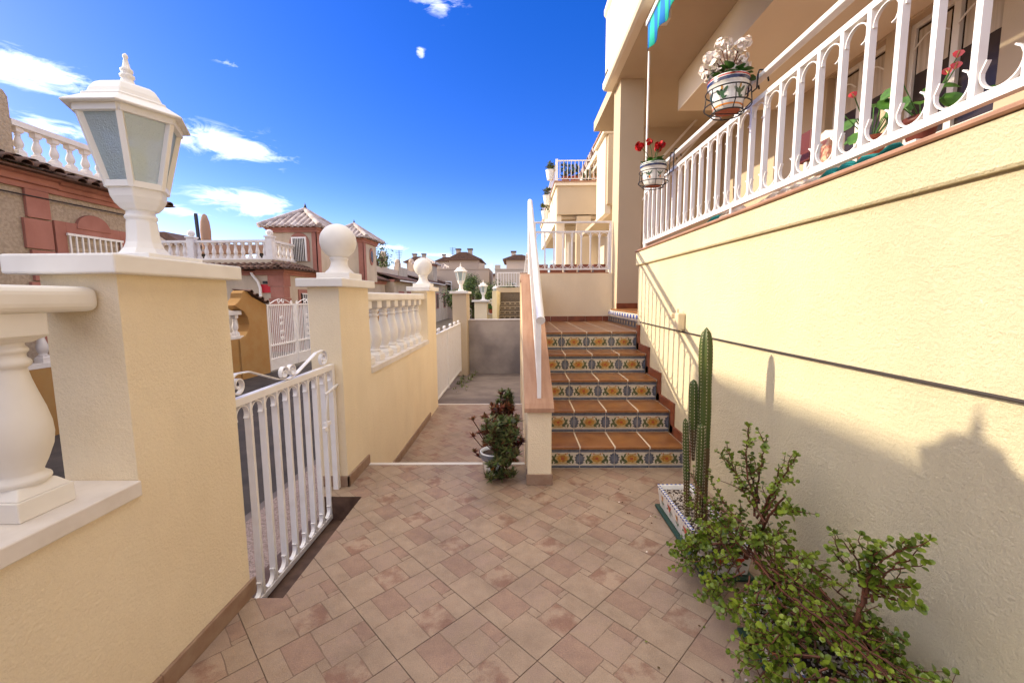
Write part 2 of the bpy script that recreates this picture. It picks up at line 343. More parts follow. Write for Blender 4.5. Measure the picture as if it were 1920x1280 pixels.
# ------------------------------------------------------------------ left boundary: pillars, walls, balustrades
GP='cream rendered pillars along the patio boundary'
def pillar(x0,x1,y0,y1,zb,zt,label,capx=(.06,.055),sk=True,m=STUCCO):
    t=thing('boundary_pillar',label,'pillar',((x0+x1)/2,(y0+y1)/2,zb),GP)
    b=MB(); b.box(x0,x1,y0,y1,zb,zt,m); b.build('shaft',t)
    b=MB(); b.box(x0-capx[0],x1+capx[1],y0-.06,y1+.035,zt,zt+.065,WHITE); b.build('cap',t,.007)
    return t
t=pillar(-1.63,-1.365,1.413,1.95,-.3,1.587,'nearest cream pillar, carrying the big white lantern beside the iron gate')
b=MB(); b.box(-1.366,-1.350,1.413,1.975,0,.085,SKIRT); b.build('skirting',t,.003)
t=pillar(-1.605,-1.365,3.18,3.81,-.3,1.587,'cream pillar on the far side of the iron gate, topped by the larger looking white ball')
b=MB(); b.box(-1.366,-1.348,3.165,3.64,0,.085,SKIRT); b.box(-1.605,-1.348,3.165,3.181,0,.085,SKIRT); b.build('skirting',t,.003)
pillar(-1.60,-1.365,6.30,6.95,-.5,1.60,'cream pillar at the end of the white balustrade, topped by the smaller looking white ball')
pillar(-1.745,-1.365,11.2,11.95,-.8,1.60,'farthest tall pillar of the path, carrying a small white lantern beyond the double gate',m=PLASTER)  # darker plaster than the other pillars, its shade put into the colour
def lowwall(y0,y1,zb,label,skz=None):
    t=thing('low_wall',label,'wall',(-1.48,(y0+y1)/2,zb))
    b=MB(); b.box(-1.60,-1.365,y0+(.0 if y0<0 else .001),y1,zb,.80,STUCCO); b.build('wall_body',t)
    b=MB(); b.box(-1.67,-1.352,y0,y1,.80,.857,SILL); b.build('sill',t,.005)
    if skz is not None:
        b=MB(); 
        yy=y0
        while yy<y1-.01:
            ye=min(yy+.41,y1); b.box(-1.366,-1.350,yy+.0015,ye-.0015,skz,skz+.085,SKIRT); yy=ye
        b.build('skirting',t,.002)
    return t
lowwall(-1.5,1.413,-.3,'cream low wall at the near left under the thick white balustrade',0.)
lowwall(3.81,6.30,-.5,'cream low wall between the two ball topped pillars',-.36)
BPROF=[(.052,.0),(.060,.012),(.060,.022),(.048,.032),(.046,.040),(.058,.075),(.070,.12),(.074,.16),(.072,.20),(.064,.25),(.053,.30),(.044,.345),(.039,.38),(.038,.385),(.047,.392),(.050,.402),(.046,.413),(.040,.418),(.040,.432),(.046,.438),(.046,.448),(.038,.458),(.040,.470),(.052,.482)]
def baluster_mb(cx,cy,z0,h,m=WHITE,w=.078,seg=28,k=1.):
    b=MB(); hb=.062; ht=.07
    body=h-hb-ht-.03
    sc=body/.482
    b.taper(cx,cy,z0,z0+hb,w,w,m); b.taper(cx,cy,z0+hb,z0+hb+.03,w*.96,w*.66,m)
    b.lathe([(r*k,z*sc) for r,z in BPROF],(cx,cy,z0+hb+.026),m,seg)
    zt=z0+h
    b.taper(cx,cy,zt-ht-.018,zt-ht,w*.55,w*.88,m); b.taper(cx,cy,zt-ht,zt,w*.88,w*.88,m)
    return b
t=thing('balustrade','white cast stone balustrade section cut by the left edge of the view','balustrade',(-1.5,.4,.857))
b=MB(); b.box(-1.635,-1.425,-1.5,1.413,1.462,1.545,WHITE); b.build('handrail',t,.028,4)
b0=baluster_mb(-1.517,1.195,.857,.606,k=1.12).build('baluster',t,.004)
for k in range(1,9): part_copy(b0,(0,-.285*k,0))
t=thing('balustrade','white cast stone balustrade of slim turned balusters between the ball topped pillars','balustrade',(-1.48,5,.857))
b=MB(); b.box(-1.585,-1.395,3.81,6.30,1.47,1.555,WHITE); b.build('handrail',t,.02,3)
b0=baluster_mb(-1.485,3.975,.857,.614).build('baluster',t,.004)
for k in range(1,8): part_copy(b0,(0,.3*k,0))
# ball finials
def ball(cx,cy,z,label):
    t=thing('ball_finial',label,'ball finial',(cx,cy,z),'white stone balls on the pillars')
    b=MB(); b.taper(cx,cy,z,z+.055,.135,.135,WHITE); b.build('plinth',t,.005)
    b=MB(); b.lathe([(.118,.055),(.105,.07),(.083,.092),(.07,.115),(.065,.14),(.066,.165),(.073,.17),(.073,.182),(.062,.188)],(cx,cy,z),WHITE,32)
    b.build('neck',t)
    b=MB(); b.sphere((cx,cy,z+.315),.144,WHITE,40,24); b.build('ball',t)
ball(-1.485,3.50,1.652,'white stone ball on the pillar at the far side of the iron gate')
ball(-1.485,6.62,1.665,'white stone ball standing between the long balustrade and the double gate')

# ------------------------------------------------------------------ lantern
GL='white lanterns on the pillars'
def lantern(cx,cy,z,label,s=1.,kx=.84):
    t=thing('pillar_lantern',label,'lantern',(cx,cy,z),GL)
    a0=rad(0)
    def hexr(prof,m,b,**k): b.lathe([(r*s*kx,h*s) for r,h in prof],(cx,cy,z),m,6,False,a0,**k)
    b=MB(); b.taper(cx,cy,z,z+.022*s,.135*s,.135*s,METALW)
    b.lathe([(.118*s*(1 if i else 1),.022*s) if False else (r*s*kx,h*s) for i,(r,h) in enumerate([(.115,.022),(.10,.032),(.082,.05),(.070,.075),(.066,.10),(.064,.135),(.062,.155)])],(cx,cy,z),METALW,8,False,PI/8)
    b.lathe([(r*s*kx,h*s) for r,h in[(.058,.15),(.056,.163),(.062,.168),(.063,.178),(.056,.184),(.054,.2)]],(cx,cy,z),METALW,24)
    b.build('base',t,.003)
    b=MB(); b.lathe([(r*s*kx,h*s) for r,h in[(.055,.195),(.075,.203),(.095,.222),(.108,.245),(.112,.268),(.112,.276)]],(cx,cy,z),METALW,6,False,a0); b.build('bowl',t,.004)
    # frame: six corner posts and rings
    zb,zt,rb,rt=.276,.560,.112,.196
    b=MB()
    V=lambda k,r,h:Vector((cx+r*s*kx*cos(a0+k*PI/3),cy+r*s*kx*sin(a0+k*PI/3),z+h*s))
    for k in range(6):
        b.bar(V(k,rb*.96,zb),V(k,rt*.96,zt),.020*s,.020*s,METALW)
        b.bar(V(k,rb,zb+.012),V(k+1,rb,zb+.012),.022*s,.024*s,METALW)
        b.bar(V(k,rt*.975,zt-.014),V(k+1,rt*.975,zt-.014),.02*s,.034*s,METALW)
    b.build('lantern_frame',t,.002)
    for k in range(6):
        g=MB(); q=.93
        A,B,C,D=V(k,rb*q,zb+.01),V(k+1,rb*q,zb+.01),V(k+1,rt*q,zt-.01),V(k,rt*q,zt-.01)
        n=((A+B)/2-Vector((cx,cy,A.z))).normalized()*.004*s
        g.add([A,B,C,D,A-n,B-n,C-n,D-n],[(0,1,2,3),(7,6,5,4),(0,4,5,1),(1,5,6,2),(2,6,7,3),(3,7,4,0)],FROST)
        g.build('glass_pane',t)
    b=MB(); b.sphere((cx,cy,z+.40*s),.035*s,BULB,12,8,(1,1,1.4)); b.tube([(cx,cy,z+.27*s),(cx,cy,z+.37*s)],.018*s,METALW); b.build('bulb',t)
    b=MB(); b.lathe([(r*s*kx,h*s) for r,h in[(.190,.556),(.236,.552),(.240,.558),(.176,.592),(.168,.596),(.168,.604),(.150,.610),(.140,.630),(.122,.652),(.098,.665),(.062,.672),(.040,.678)]],(cx,cy,z),METALW,6,False,a0)
    b.build('roof',t,.003)
    b=MB(); b.lathe([(r*s*kx,h*s) for r,h in[(.036,.676),(.026,.69),(.021,.703),(.028,.708),(.028,.716),(.018,.722),(.024,.730),(.024,.737),(.015,.745),(.010,.765),(.007,.778),(.011,.783),(.009,.792),(.002,.798)]],(cx,cy,z),METALW,16); b.build('finial',t)
    return t
lantern(-1.497,1.68,1.652,'large white hexagonal lantern with frosted glass on the nearest pillar',.985)
lantern(-1.55,11.55,1.665,'small white lantern on the far pillar of the double gate, before the tree',.98)

# ------------------------------------------------------------------ scroll ironwork
def arc(c,r,a0,a1,n,U,V):
    c=Vector(c);U=Vector(U);V=Vector(V)
    return [c+U*(r*cos(rad(a0+(a1-a0)*i/n)))+V*(r*sin(rad(a0+(a1-a0)*i/n))) for i in range(n+1)]
def spiral(c,r0,r1,a0,a1,n,U,V):
    c=Vector(c);U=Vector(U);V=Vector(V)
    return [c+U*((r0+(r1-r0)*i/n)*cos(rad(a0+(a1-a0)*i/n)))+V*((r0+(r1-r0)*i/n)*sin(rad(a0+(a1-a0)*i/n))) for i in range(n+1)]
Yv=(0,1,0);Zv=(0,0,1);Xv=(1,0,0)
# near garden gate
t=thing('garden_gate','white iron gate of upright bars with curled cresting between the two nearest pillars','gate',(-1.44,2.57,-.18))
gx=-1.44;g0,g1=1.985,3.165;zb,zt=-.175,.995
b=MB()
b.box(gx-.02,gx+.02,g0,g0+.04,zb,zt,METAL); b.box(gx-.02,gx+.02,g1-.045,g1,zb,zt,METAL)
b.box(gx-.02,gx+.02,g0+.04,g1-.045,zt-.04,zt,METAL); b.box(gx-.02,gx+.02,g0+.04,g1-.045,zb,zb+.035,METAL); b.build('frame',t,.002)
n=8; sp=(g1-.045-g0-.04)/(n+1)
first=None
for k in range(n):
    y=g0+.04+sp*(k+1)
    if first is None:
        b=MB(); b.box(gx-.018,gx+.018,y-.009,y+.009,zb+.03,zt-.035,METAL); first=b.build('bar',t); fy=y
    else: part_copy(first,(0,y-fy,0))
fs=None
for k in range(n+1):
    yc=g0+.04+sp*(k+.5)
    if fs is None:
        b=MB(); b.ribbon(arc((gx,yc,zt-.095),sp*.40,-35,205,16,Yv,Zv)+[Vector((gx,yc-sp*.52,zt-.135))],Xv,.026,.006,METAL); fs=b.build('scroll',t); fy=yc
        b=MB(); b.ribbon(arc((gx,yc,zb+.085),sp*.40,35,-205,16,Yv,Zv)+[Vector((gx,yc-sp*.52,zb+.125))],Xv,.026,.006,METAL); fs2=b.build('scroll',t)
    else: part_copy(fs,(0,yc-fy,0)); part_copy(fs2,(0,yc-fy,0))
b=MB()
ym=(g0+g1)/2-.03
for sgn in(-1,1):
    ye=ym+sgn*.47
    b.ribbon(spiral((gx,ye,zt+.065),.060,.012,90 if sgn>0 else 90,(90-600) if sgn>0 else (90+600),44,Yv,Zv),Xv,.026,.006,METAL)
    b.ribbon([(gx,ye,zt+.125),(gx,ye-sgn*.10,zt+.118),(gx,ye-sgn*.22,zt+.075),(gx,ye-sgn*.36,zt+.025),(gx,ye-sgn*.47,zt+.004)],Xv,.026,.006,METAL)
    b.ribbon(spiral((gx,ym+sgn*.045,zt+.05),.043,.010,180 if sgn>0 else 0,(180-520) if sgn>0 else 520,40,Yv,Zv),Xv,.026,.006,METAL)
b.build('cresting',t)
b=MB(); b.tube([(gx+.03,g1-.20,.80),(gx+.03,g1+.01,.83)],.009,METAL); 
for q in(.02,.07,.13): b.tube([(gx+.03,g1-.18+q,.80+q*.14),(gx+.03,g1-.165+q,.802+q*.14)],.014,METAL)
b.tube([(gx+.03,g1-.17,.79),(gx+.03,g1-.20,.66),(gx+.03,g1-.205,.52)],.007,METAL); b.box(gx+.01,gx+.04,g1-.21,g1-.15,.565,.59,METAL); b.box(gx+.012,gx+.035,g1-.24,g1-.19,.53,.56,METAL); b.build('latch',t)
# far double gate
t=thing('double_gate','white double leaf gate of close upright bars beside the lower path','gate',(-1.55,9.05,-.5),)
for ya,yb in((7.0,9.03),(9.07,11.15)):
    b=MB(); x=-1.54
    b.box(x-.02,x+.02,ya,ya+.04,-.50,.815,METAL); b.box(x-.02,x+.02,yb-.04,yb,-.5,.815,METAL)
    b.box(x-.02,x+.02,ya+.04,yb-.04,.78,.815,METAL); b.box(x-.02,x+.02,ya+.04,yb-.04,-.46,-.42,METAL)
    q=ya+.12
    while q<yb-.06: b.box(x-.012,x+.012,q-.034,q+.034,-.43,.79,METAL); q+=.10
    for i in range(3):
        yc=ya+.35+i*.65
        b.ribbon(spiral((x,yc,.86),.05,.012,180,-330,26,Yv,Zv),Xv,.03,.009,METAL); b.ribbon(spiral((x,yc+.12,.86),.05,.012,0,510,26,Yv,Zv),Xv,.03,.009,METAL)
    b.build('gate_leaf',t)

# ------------------------------------------------------------------ staircase
t=thing('staircase','outdoor staircase with terracotta treads and flower painted tile risers','staircase',(.85,3.5,0))
SX0,SX1=.27,1.452
def riser(k):
    z0=.2+.218*(k-1) if k else 0.; z1=.2+.218*k-.026; y=3.52+.385*k
    b=MB(); b.box(SX0,SX1,y+.004,y+.03,z0,z1,WGROUT)
    h=z1-z0; ts=.3035
    def R2(x0,x1,a,c,d,m): b.box(x0,x1,y-d,y+.004,z0+a*h,z0+c*h,m)
    jr=random.Random(k*13+5)
    def poly(pts,d,m):
        ox,oz=jr.uniform(-.0016,.0016),jr.uniform(-.0016,.0016)
        pts=[(p[0]+ox,p[1]+oz) for p in pts]
        pts=[(min(max(p[0],SX0+.001),SX1-.001),p[1]) for p in pts]
        n=len(pts); vs=[(p[0],y-d,z0+p[1]) for p in pts]+[(p[0],y+.001,z0+p[1]) for p in pts]
        b.add(vs,[tuple(range(n))]+[(i,(i+1)%n,(i+1)%n+n,i+n) for i in range(n)],m)
    for i in range(-1,4):
        xl=SX1-ts*(4-i)+.003; xr=xl+ts-.006
        if xr<SX0: continue
        xl2=max(xl,SX0+.001); xr=min(xr,SX1-.001)
        R2(xl2,xr,.0,.99,.0,RCREAM); R2(xl2,xr,.90,.985,.0008,RBLUE) ; R2(xl2,xr,.83,.90,.0009,RBAND); R2(xl2,xr,.02,.10,.0008,RBLUE); R2(xl2,xr,.10,.15,.0009,RBAND)
        cx=xl+ts/2-.003; hz=h
        # centre flower
        for r,m,d,nn in((.048,RYEL2,.0010,16),(.034,RYEL,.0013,14),(.014,CLAY,.0016,8)):
            if cx+r>SX0:
                poly([(cx+r*(1.25 if r>.03 else 1)*cos(2*PI*q/nn)*(1+.18*(q%2)),hz*.50+r*.86*sin(2*PI*q/nn)*(1+.18*(q%2))) for q in range(nn)],d,m)
        poly([(cx-.055,hz*.22),(cx+.055,hz*.22),(cx+.035,hz*.36),(cx,hz*.42),(cx-.035,hz*.36)],.0009,RYEL2)
        for sg in(-1,1):
            for (dx,dz,l,w,a,m) in((.066,.40,.030,.012,25,RGRN),(.078,.55,.026,.011,60,RGRN),(.062,.66,.020,.008,110,RGRN),(.055,.30,.02,.007,-20,RGRN),(.03,.75,.006,.006,0,CLAY),(.045,.76,.006,.006,0,RYEL),(.092,.34,.02,.009,80,RGRN)):
                px=cx+sg*dx
                if px-l<SX0: continue
                aa=rad(a if sg>0 else 180-a)
                poly([(px+l*cos(q)*cos(aa)-w*sin(q)*sin(aa),hz*dz+l*cos(q)*sin(aa)+w*sin(q)*cos(aa)) for q in[2*PI*j/10 for j in range(10)]],.0011,m)
            # blue acanthus at the joints
            e=cx+sg*(ts/2-.003)
            pts=[(0,.2),(.022,.24),(.036,.30),(.028,.36),(.044,.44),(.034,.5),(.046,.58),(.030,.62),(.034,.72),(.018,.74),(.010,.80),(0,.80)]
            if (e-sg*.046)>SX0: poly([(e-sg*p,hz*q) for p,q in pts],.0012,RBLUE); poly([(e-sg*p*.5,hz*(.5+(q-.5)*.6)) for p,q in pts],.0015,RBAND)
    o=b.build('riser',t)
def tread(k):
    z1=.2+.218*k; y0=3.52+.385*k-.022; y1=3.52+.385*(k+1)+.006
    if k==4: y1=7.30
    b=MB(); ts=.3035; b.box(SX0,SX1 if k<4 else 1.60,y0+.003,y1,z1-.024,z1-.0015,WGROUT)
    rows=[(y0,y1)] if k<4 else [(y0+i*.42,min(y0+(i+1)*.42,y1)) for i in range(6)]
    for i in range(-1,4 if k<4 else 5):
        xl=SX1-ts*(4-i)+.006; xr=xl+ts-.012
        if xr<SX0+.02: continue
        xr=min(xr,1.60)
        for ya,yb in rows:
            b.box(max(xl,SX0+.001),xr,ya,yb-.006,z1-.022,z1,COTTO)
    b.build('tread' if k<4 else 'landing',t,.004)
for k in range(5): riser(k); tread(k)
b=MB()
for k in range(5):
    y=3.52+.385*k; z0=.2+.218*(k-1) if k else 0
    b.box(.10,SX1,y+.03,7.3,z0 if k else -.4,.2+.218*k-.026,STUCCO)
b.build('stair_core',t)
# wall skirting along the stairs
b=MB()
for k in range(5):
    z1=.2+.218*k; y=3.52+.385*k
    yy=y+.385 if k<4 else 5.09
    b.prism([(y-.10,z1-.21),(y-.022,z1-.21),(y-.022,z1-.0),(yy-.022,z1-.0),(yy-.022,z1+.085),(y-.10,z1+.085)],'x',SX1-.0005,SX1+.018,COTTO_D)
b.build('skirting',t,.002)
# stringer wall and its coping
b=MB(); b.prism([(3.20,-.4),(7.3,-.4),(7.3,1.75),(5.33,1.75),(3.20,.62)],'x',.075,.268,STUCCO); b.build('stringer_wall',t,.005)
b=MB(); b.box(.066,.277,3.188,3.30,0,.088,SKIRT); b.build('end_skirting',t,.003)
b=MB(); b.prism([(3.165,.60),(3.165,.635),(3.20,.668),(5.32,1.785),(7.30,1.785),(7.30,1.752),(5.33,1.752),(3.205,.625),(3.205,.60)],'x',.052,.285,COPE); b.build('coping',t,.004)
# back wall of landing
b=MB(); b.box(.052,1.66,7.302,7.50,-.4,1.90,STUCCO); b.build('landing_wall',t)
b=MB(); 
for i in range(5): b.box(.285+i*.303,.285+i*.303+.297 if i<4 else 1.6,7.288,7.303,1.074,1.16,COTTO_D)
b.build('landing_skirting',t,.002)
# side step up to the terrace
b=MB(); b.box(1.60,2.6,5.10,7.30,1.0,1.272,STUCCO)
b.box(1.565,2.6,5.093,6.98,1.274,1.296,COTTO); b.build('side_step',t,.003)
b=MB(); b.box(1.592,1.599,5.11,7.29,1.076,1.17,RBAND); b.box(1.590,1.599,5.11,7.29,1.17,1.182,WGROUT)
for i in range(14):
    y=5.15+i*.152; b.box(1.586,1.599,y,y+.142,1.185,1.27,CER); b.box(1.584,1.5865,y+.03,y+.11,1.20,1.25,PBLUE); b.box(1.584,1.592,y+.02,y+.13,1.09,1.16,RBLUE); b.box(1.5825,1.5845,y+.05,y+.09,1.105,1.145,RYEL2)
b.build('side_riser',t)

# stair handrail
t=thing('stair_handrail','white iron handrail rising along the left side of the stairs','handrail',(.17,4.2,1.2))
HX=.172
def hz(y): return 1.335+.575*(y-3.06)
b=MB(); b.tube([(HX,3.06,hz(3.06)),(HX,5.45,hz(5.45))],.030,METAL,16); b.tube([(HX,3.045,hz(3.045)),(HX,3.06,hz(3.06))],.034,METAL,16)
b.tube([(HX,5.45,hz(5.45)),(HX,5.52,hz(5.45)-.0),(HX,5.56,hz(5.45)-.08),(HX,5.56,1.8)],.028,METAL,12); b.build('handrail',t)
b=MB(); b.bar((HX,3.27,hz(3.27)-.115),(HX,5.5,hz(5.5)-.115),.03,.03,METAL); b.build('upper_bar',t)
def cz(y): return .668+(y-3.20)*(1.785-.668)/2.12 if y<5.32 else 1.785
b=MB(); b.bar((HX,3.27,cz(3.27)+.09),(HX,5.5,cz(5.32)+.15),.03,.03,METAL); b.build('lower_bar',t)
b=MB(); b.box(HX-.016,HX+.016,3.25,3.282,cz(3.26)-.005,hz(3.265)-.02,METAL); b.build('post',t)
y=3.41; 
while y<5.5:
    b=MB(); b.box(HX-.012,HX+.012,y-.012,y+.012,cz(y)+.08,hz(y)-.115,METAL); b.build('picket',t)
    c=(HX,y+.065,hz(y+.065)-.19); b=MB(); b.ribbon(arc(c,.05,-20,200,12,Yv,Zv),Xv,.018,.005,METAL); b.build('scroll',t); b=MB(); c=(HX,y+.065,cz(y+.065)+.165); b.ribbon(arc(c,.05,20,-200,12,Yv,Zv),Xv,.018,.005,METAL); b.build('scroll',t)
    y+=.13

# railing builder (terrace railings)
def railing_y(t,X,y0,y1,zb,ztop,zh,sp,zfloor,posts,bw=.022,bd=.03):
    L=y1-y0
    b=MB(); b.box(X-.016,X+.016,y0,y1,ztop-.03,ztop,METAL); b.build('upper_bar',t)
    b=MB(); b.box(X-.016,X+.016,y0,y1,zb,zb+.032,METAL); b.build('lower_bar',t)
    b=MB(); b.box(X-.022,X+.028,y0,y1,zh-.03,zh,METAL); b.build('handrail',t,.008)
    b=MB()
    for p in posts: b.box(X-.012,X+.012,p-.012,p+.012,zfloor,zb,METAL); b.box(X-.008,X+.008,p-.012,p+.012,ztop,zh-.03,METAL)
    b.build('post',t)
    n=int(L/sp); y=y0+bw/2; f=None
    for k in range(n+1):
        yy=y1-.011-k*sp
        if yy<y0: break
        if f is None:
            b=MB(); b.box(X-bd/2,X+bd/2,yy-bw/2,yy+bw/2,zb+.03,ztop-.028,METAL); f=b.build('baluster',t); fy=yy
            yc=yy-sp/2; r=sp*.40
            b=MB(); b.ribbon(arc((X,yc,ztop-.03-r-.012),r,-5,190,16,Yv,Zv)+[Vector((X,yc-r*.8,ztop-.03-r-.045)),Vector((X,yc-r*.5,ztop-.03-r-.05))],Xv,.015,.005,METAL); s1=b.build('scroll',t)
            b=MB(); b.ribbon([Vector((X,yc-r*.55,zb+.035+r+.045)),Vector((X,yc-r*.85,zb+.035+r+.03))]+arc((X,yc,zb+.035+r),r,170,365,16,Yv,Zv)+[Vector((X,yc+r*.72,zb+.035+r+.04))],Xv,.015,.005,METAL); s2=b.build('scroll',t)
        else:
            part_copy(f,(0,yy-fy,0))
            if yy-sp>y0-.05: part_copy(s1,(0,yy-fy,0)); part_copy(s2,(0,yy-fy,0))
t=thing('terrace_railing','long white iron railing with curls along the terrace above the right wall','railing',(1.5,3,2.04))
railing_y(t,1.505,.30,5.02,2.105,2.715,2.845,.148,2.045,(1.05,3.0,4.95))
# landing railing facing the camera
t=thing('landing_railing','short white iron railing facing the stairs, above the landing wall','railing',(1.0,7.38,1.95))
Yr=7.36; x0,x1=.30,1.64
b=MB(); b.box(x0,x1,Yr-.02,Yr+.02,2.76,2.79,METAL); b.build('handrail',t,.005)
b=MB(); b.box(x0,x1,Yr-.014,Yr+.014,2.60,2.63,METAL); b.build('upper_bar',t)
b=MB(); b.box(x0,x1,Yr-.014,Yr+.014,1.965,1.995,METAL); b.build('lower_bar',t)
b=MB(); b.box(x1-.03,x1,Yr-.018,Yr+.018,1.90,2.76,METAL); b.box(x0,x0+.03,Yr-.018,Yr+.018,1.90,2.76,METAL); b.build('post',t)
for k in range(9):
    x=x0+.03+k*.158; b=MB(); b.box(x-.011,x+.011,Yr-.012,Yr+.012,1.99,2.605,METAL); b.build('baluster',t)
    if k<9:
        b=MB(); b.ribbon(arc((x+.079,Yr,2.53),.062,-10,190,14,Xv,Zv),Yv,.02,.006,METAL); b.build('scroll',t); b=MB(); b.ribbon(arc((x+.079,Yr,2.065),.062,10,-190,14,Xv,Zv),Yv,.02,.006,METAL); b.build('scroll',t)

# ------------------------------------------------------------------ main house on the right
H=thing('terraced_house','cream terraced house with raised tiled terrace, column and upper balcony on the right','house',(3,3,0))
b=MB(); b.box(1.470,1.80,-2.5,5.09,-.3,1.868,STUCCO_W); b.build('terrace_wall',H)
b=MB(); b.prism([(1.440,1.875),(1.448,1.866),(1.80,1.866),(1.80,2.022),(1.445,2.022),(1.440,2.016)],'y',-2.5,5.105,STUCCO_W); b.build('moulding_band',H)
b=MB(); b.prism([(1.425,2.03),(1.432,2.024),(1.80,2.024),(1.80,2.046),(1.432,2.046),(1.425,2.040)],'y',-2.5,5.12,COPE_R); b.build('edge_tile',H)
b=MB(); b.box(1.80,4.6,-2.5,5.1,1.8,2.04,COPE_R); b.box(2.6,4.6,5.1,8.2,1.8,2.04,COPE_R); b.build('terrace_floor',H)
# side wall below, right of side step
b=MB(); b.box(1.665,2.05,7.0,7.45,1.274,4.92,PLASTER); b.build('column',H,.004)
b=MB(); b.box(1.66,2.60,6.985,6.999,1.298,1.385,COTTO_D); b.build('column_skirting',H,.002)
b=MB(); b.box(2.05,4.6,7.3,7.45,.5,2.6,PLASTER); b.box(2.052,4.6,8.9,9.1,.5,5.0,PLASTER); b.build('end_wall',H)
# front wall of the house with door and windows
WX=4.25
def housewall(y0,y1,ops):
    b=MB(); cur=y0
    for a,c,zl,zh in sorted(ops):
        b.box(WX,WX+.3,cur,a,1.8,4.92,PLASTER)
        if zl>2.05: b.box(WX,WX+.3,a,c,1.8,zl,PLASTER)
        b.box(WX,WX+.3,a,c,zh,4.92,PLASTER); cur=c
    b.box(WX,WX+.3,cur,y1,1.8,4.92,PLASTER); b.build('front_wall',H)
ops=[(5.15,6.05,2.9,4.42),(3.95,4.95,2.05,4.42),(2.2,3.7,2.05,4.42)]
housewall(-2.5,9,ops)
def opening(y0,y1,z0,z1,nm):
    b=MB(); x=WX+.10; w=.055
    b.box(x,x+.06,y0,y0+w,z0,z1,METALW); b.box(x,x+.06,y1-w,y1,z0,z1,METALW); b.box(x,x+.06,y0+w,y1-w,z1-w,z1,METALW); b.box(x,x+.06,y0+w,y1-w,z0,z0+w,METALW)
    ym=(y0+y1)/2; b.box(x-.01,x+.05,ym-.035,ym+.035,z0+w,z1-w,METALW); zm=z0+(z1-z0)*.45
    if nm=='door': b.box(x+.001,x+.055,y0+w,ym-.035,zm-.05,zm+.05,METALW); b.box(x+.001,x+.055,ym+.035,y1-w,zm-.05,zm+.05,METALW)
    f=b.build(nm,H,.003)
    g=MB(); g.box(x+.03,x+.036,y0+w,y1-w,z0+w,z1-w,GLASSD); g.build('pane',f)
    g=MB(); n=30; zt=z1-w-.03
    vs=[];ysp=[y0+.07+(y1-y0-.14)*i/n for i in range(n+1)]
    for i,yy in enumerate(ysp): vs+= [(x+.026+.003*math.sin(i*1.7),yy,zt-.45),(x+.026+.003*math.sin(i*1.7),yy,zt)]
    g.add(vs,[(2*i,2*i+2,2*i+3,2*i+1) for i in range(n) if abs(ysp[i]-ym)>.06],CURT,True); g.build('curtain',f)
    # outer shutter guide and arched grille line
    g=MB(); g.ribbon([(x-.03,y0+.08+(ym-y0-.12)*i/10,z1-.30+.10*math.sin(PI*i/10)) for i in range(11)],Xv,.012,.012,METALW); g.ribbon([(x-.03,ym+.04+(y1-ym-.12)*i/10,z1-.30+.10*math.sin(PI*i/10)) for i in range(11)],Xv,.012,.012,METALW); g.build('grille_arch',f)
opening(5.15,6.05,2.9,4.42,'window'); opening(3.95,4.95,2.05,4.42,'door'); opening(2.2,3.7,2.05,4.42,'door')
# ceiling slab, mouldings and upper parapet
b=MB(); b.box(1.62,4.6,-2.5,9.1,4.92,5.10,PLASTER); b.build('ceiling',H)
b=MB(); b.prism([(1.46,4.97),(1.48,4.94),(1.52,4.925),(1.64,4.925),(1.64,5.20),(1.50,5.20),(1.50,5.10),(1.475,5.06),(1.46,5.05)],'y',-2.5,7.42,PLASTER_L); b.build('balcony_moulding',H)
b=MB(); b.box(1.51,1.66,-2.5,7.40,5.20,6.10,PLASTER_L); b.box(1.50,4.6,7.20,7.41,5.10,6.10,PLASTER_L); b.prism([(1.47,6.12),(1.52,6.06),(1.70,6.06),(1.70,6.2),(1.47,6.2)],'y',-2.5,7.44,PLASTER_L); b.build('balcony_parapet',H)
b=MB(); b.box(2.60,4.25,4.5,7.05,4.45,4.919,PLASTER_L); b.build('stair_underside',H)
# roof terrace mass above so sun and sky are blocked as by the real upper floor
b=MB(); b.box(3.4,7.5,-2.5,9.1,5.10,8.6,PLASTER_L); b.box(4.55,7.5,-2.5,9.1,-.5,5.1,PLASTER_L); b.build('upper_floor',H)
# diagonal stair rail on end wall
b=MB(); b.bar((1.95,8.6,3.2),(3.6,8.6,5.0),.04,.04,METAL,(0,1,0)); b.bar((1.95,8.6,2.8),(3.6,8.6,4.6),.03,.03,METAL,(0,1,0)); b.build('stair_rail',H)
b=MB(); b.tube([(1.62,5.40,2.05),(1.62,5.40,4.45)],.013,METAL); b.build('awning_pole',H)

# awning
t=thing('awning','rolled awning with wavy blue and teal striped valance under the upper balcony','awning',(1.6,4,4.6))
b=MB(); b.box(1.575,1.615,2.0,5.42,4.74,4.80,METALW); b.build('front_bar',t,.006)
stripe=[];k=0;y=5.40
while y>2.0:
    w=.115; m=[AWB,AWG][k%2]; g=MB(); nn=8; vs=[]
    for i in range(nn+1):
        yy=y-w*i/nn; ph=(yy-5.40)/.46*2*PI; zb_=4.43+.022*math.cos(ph); xx=1.60+.018*math.sin(ph*1.3)
        vs+= [(1.597,yy,4.742),(1.597+(xx-1.597)*.5,yy,4.6),(xx,yy,zb_)]
        
    vs2=[(v[0]+.003,v[1],v[2]) for v in vs]; F=[]
    for i in range(nn):
        for j in range(2): a=3*i+j; F.append((a,a+3,a+4,a+1)); 
    g.add(vs,F,m,True); stripe.append((g,vs,F,m)); k+=1; y-=w
bb=MB()
for g,vs,F,m in stripe: bb.add(vs,F,m,True)
o=bb.build('valance',t); md=o.modifiers.new('s','SOLIDIFY'); md.thickness=.003
b=MB(); b.tube([(1.66,1.9,4.84),(1.66,5.35,4.84)],.045,METALW,12); b.build('roller',t)
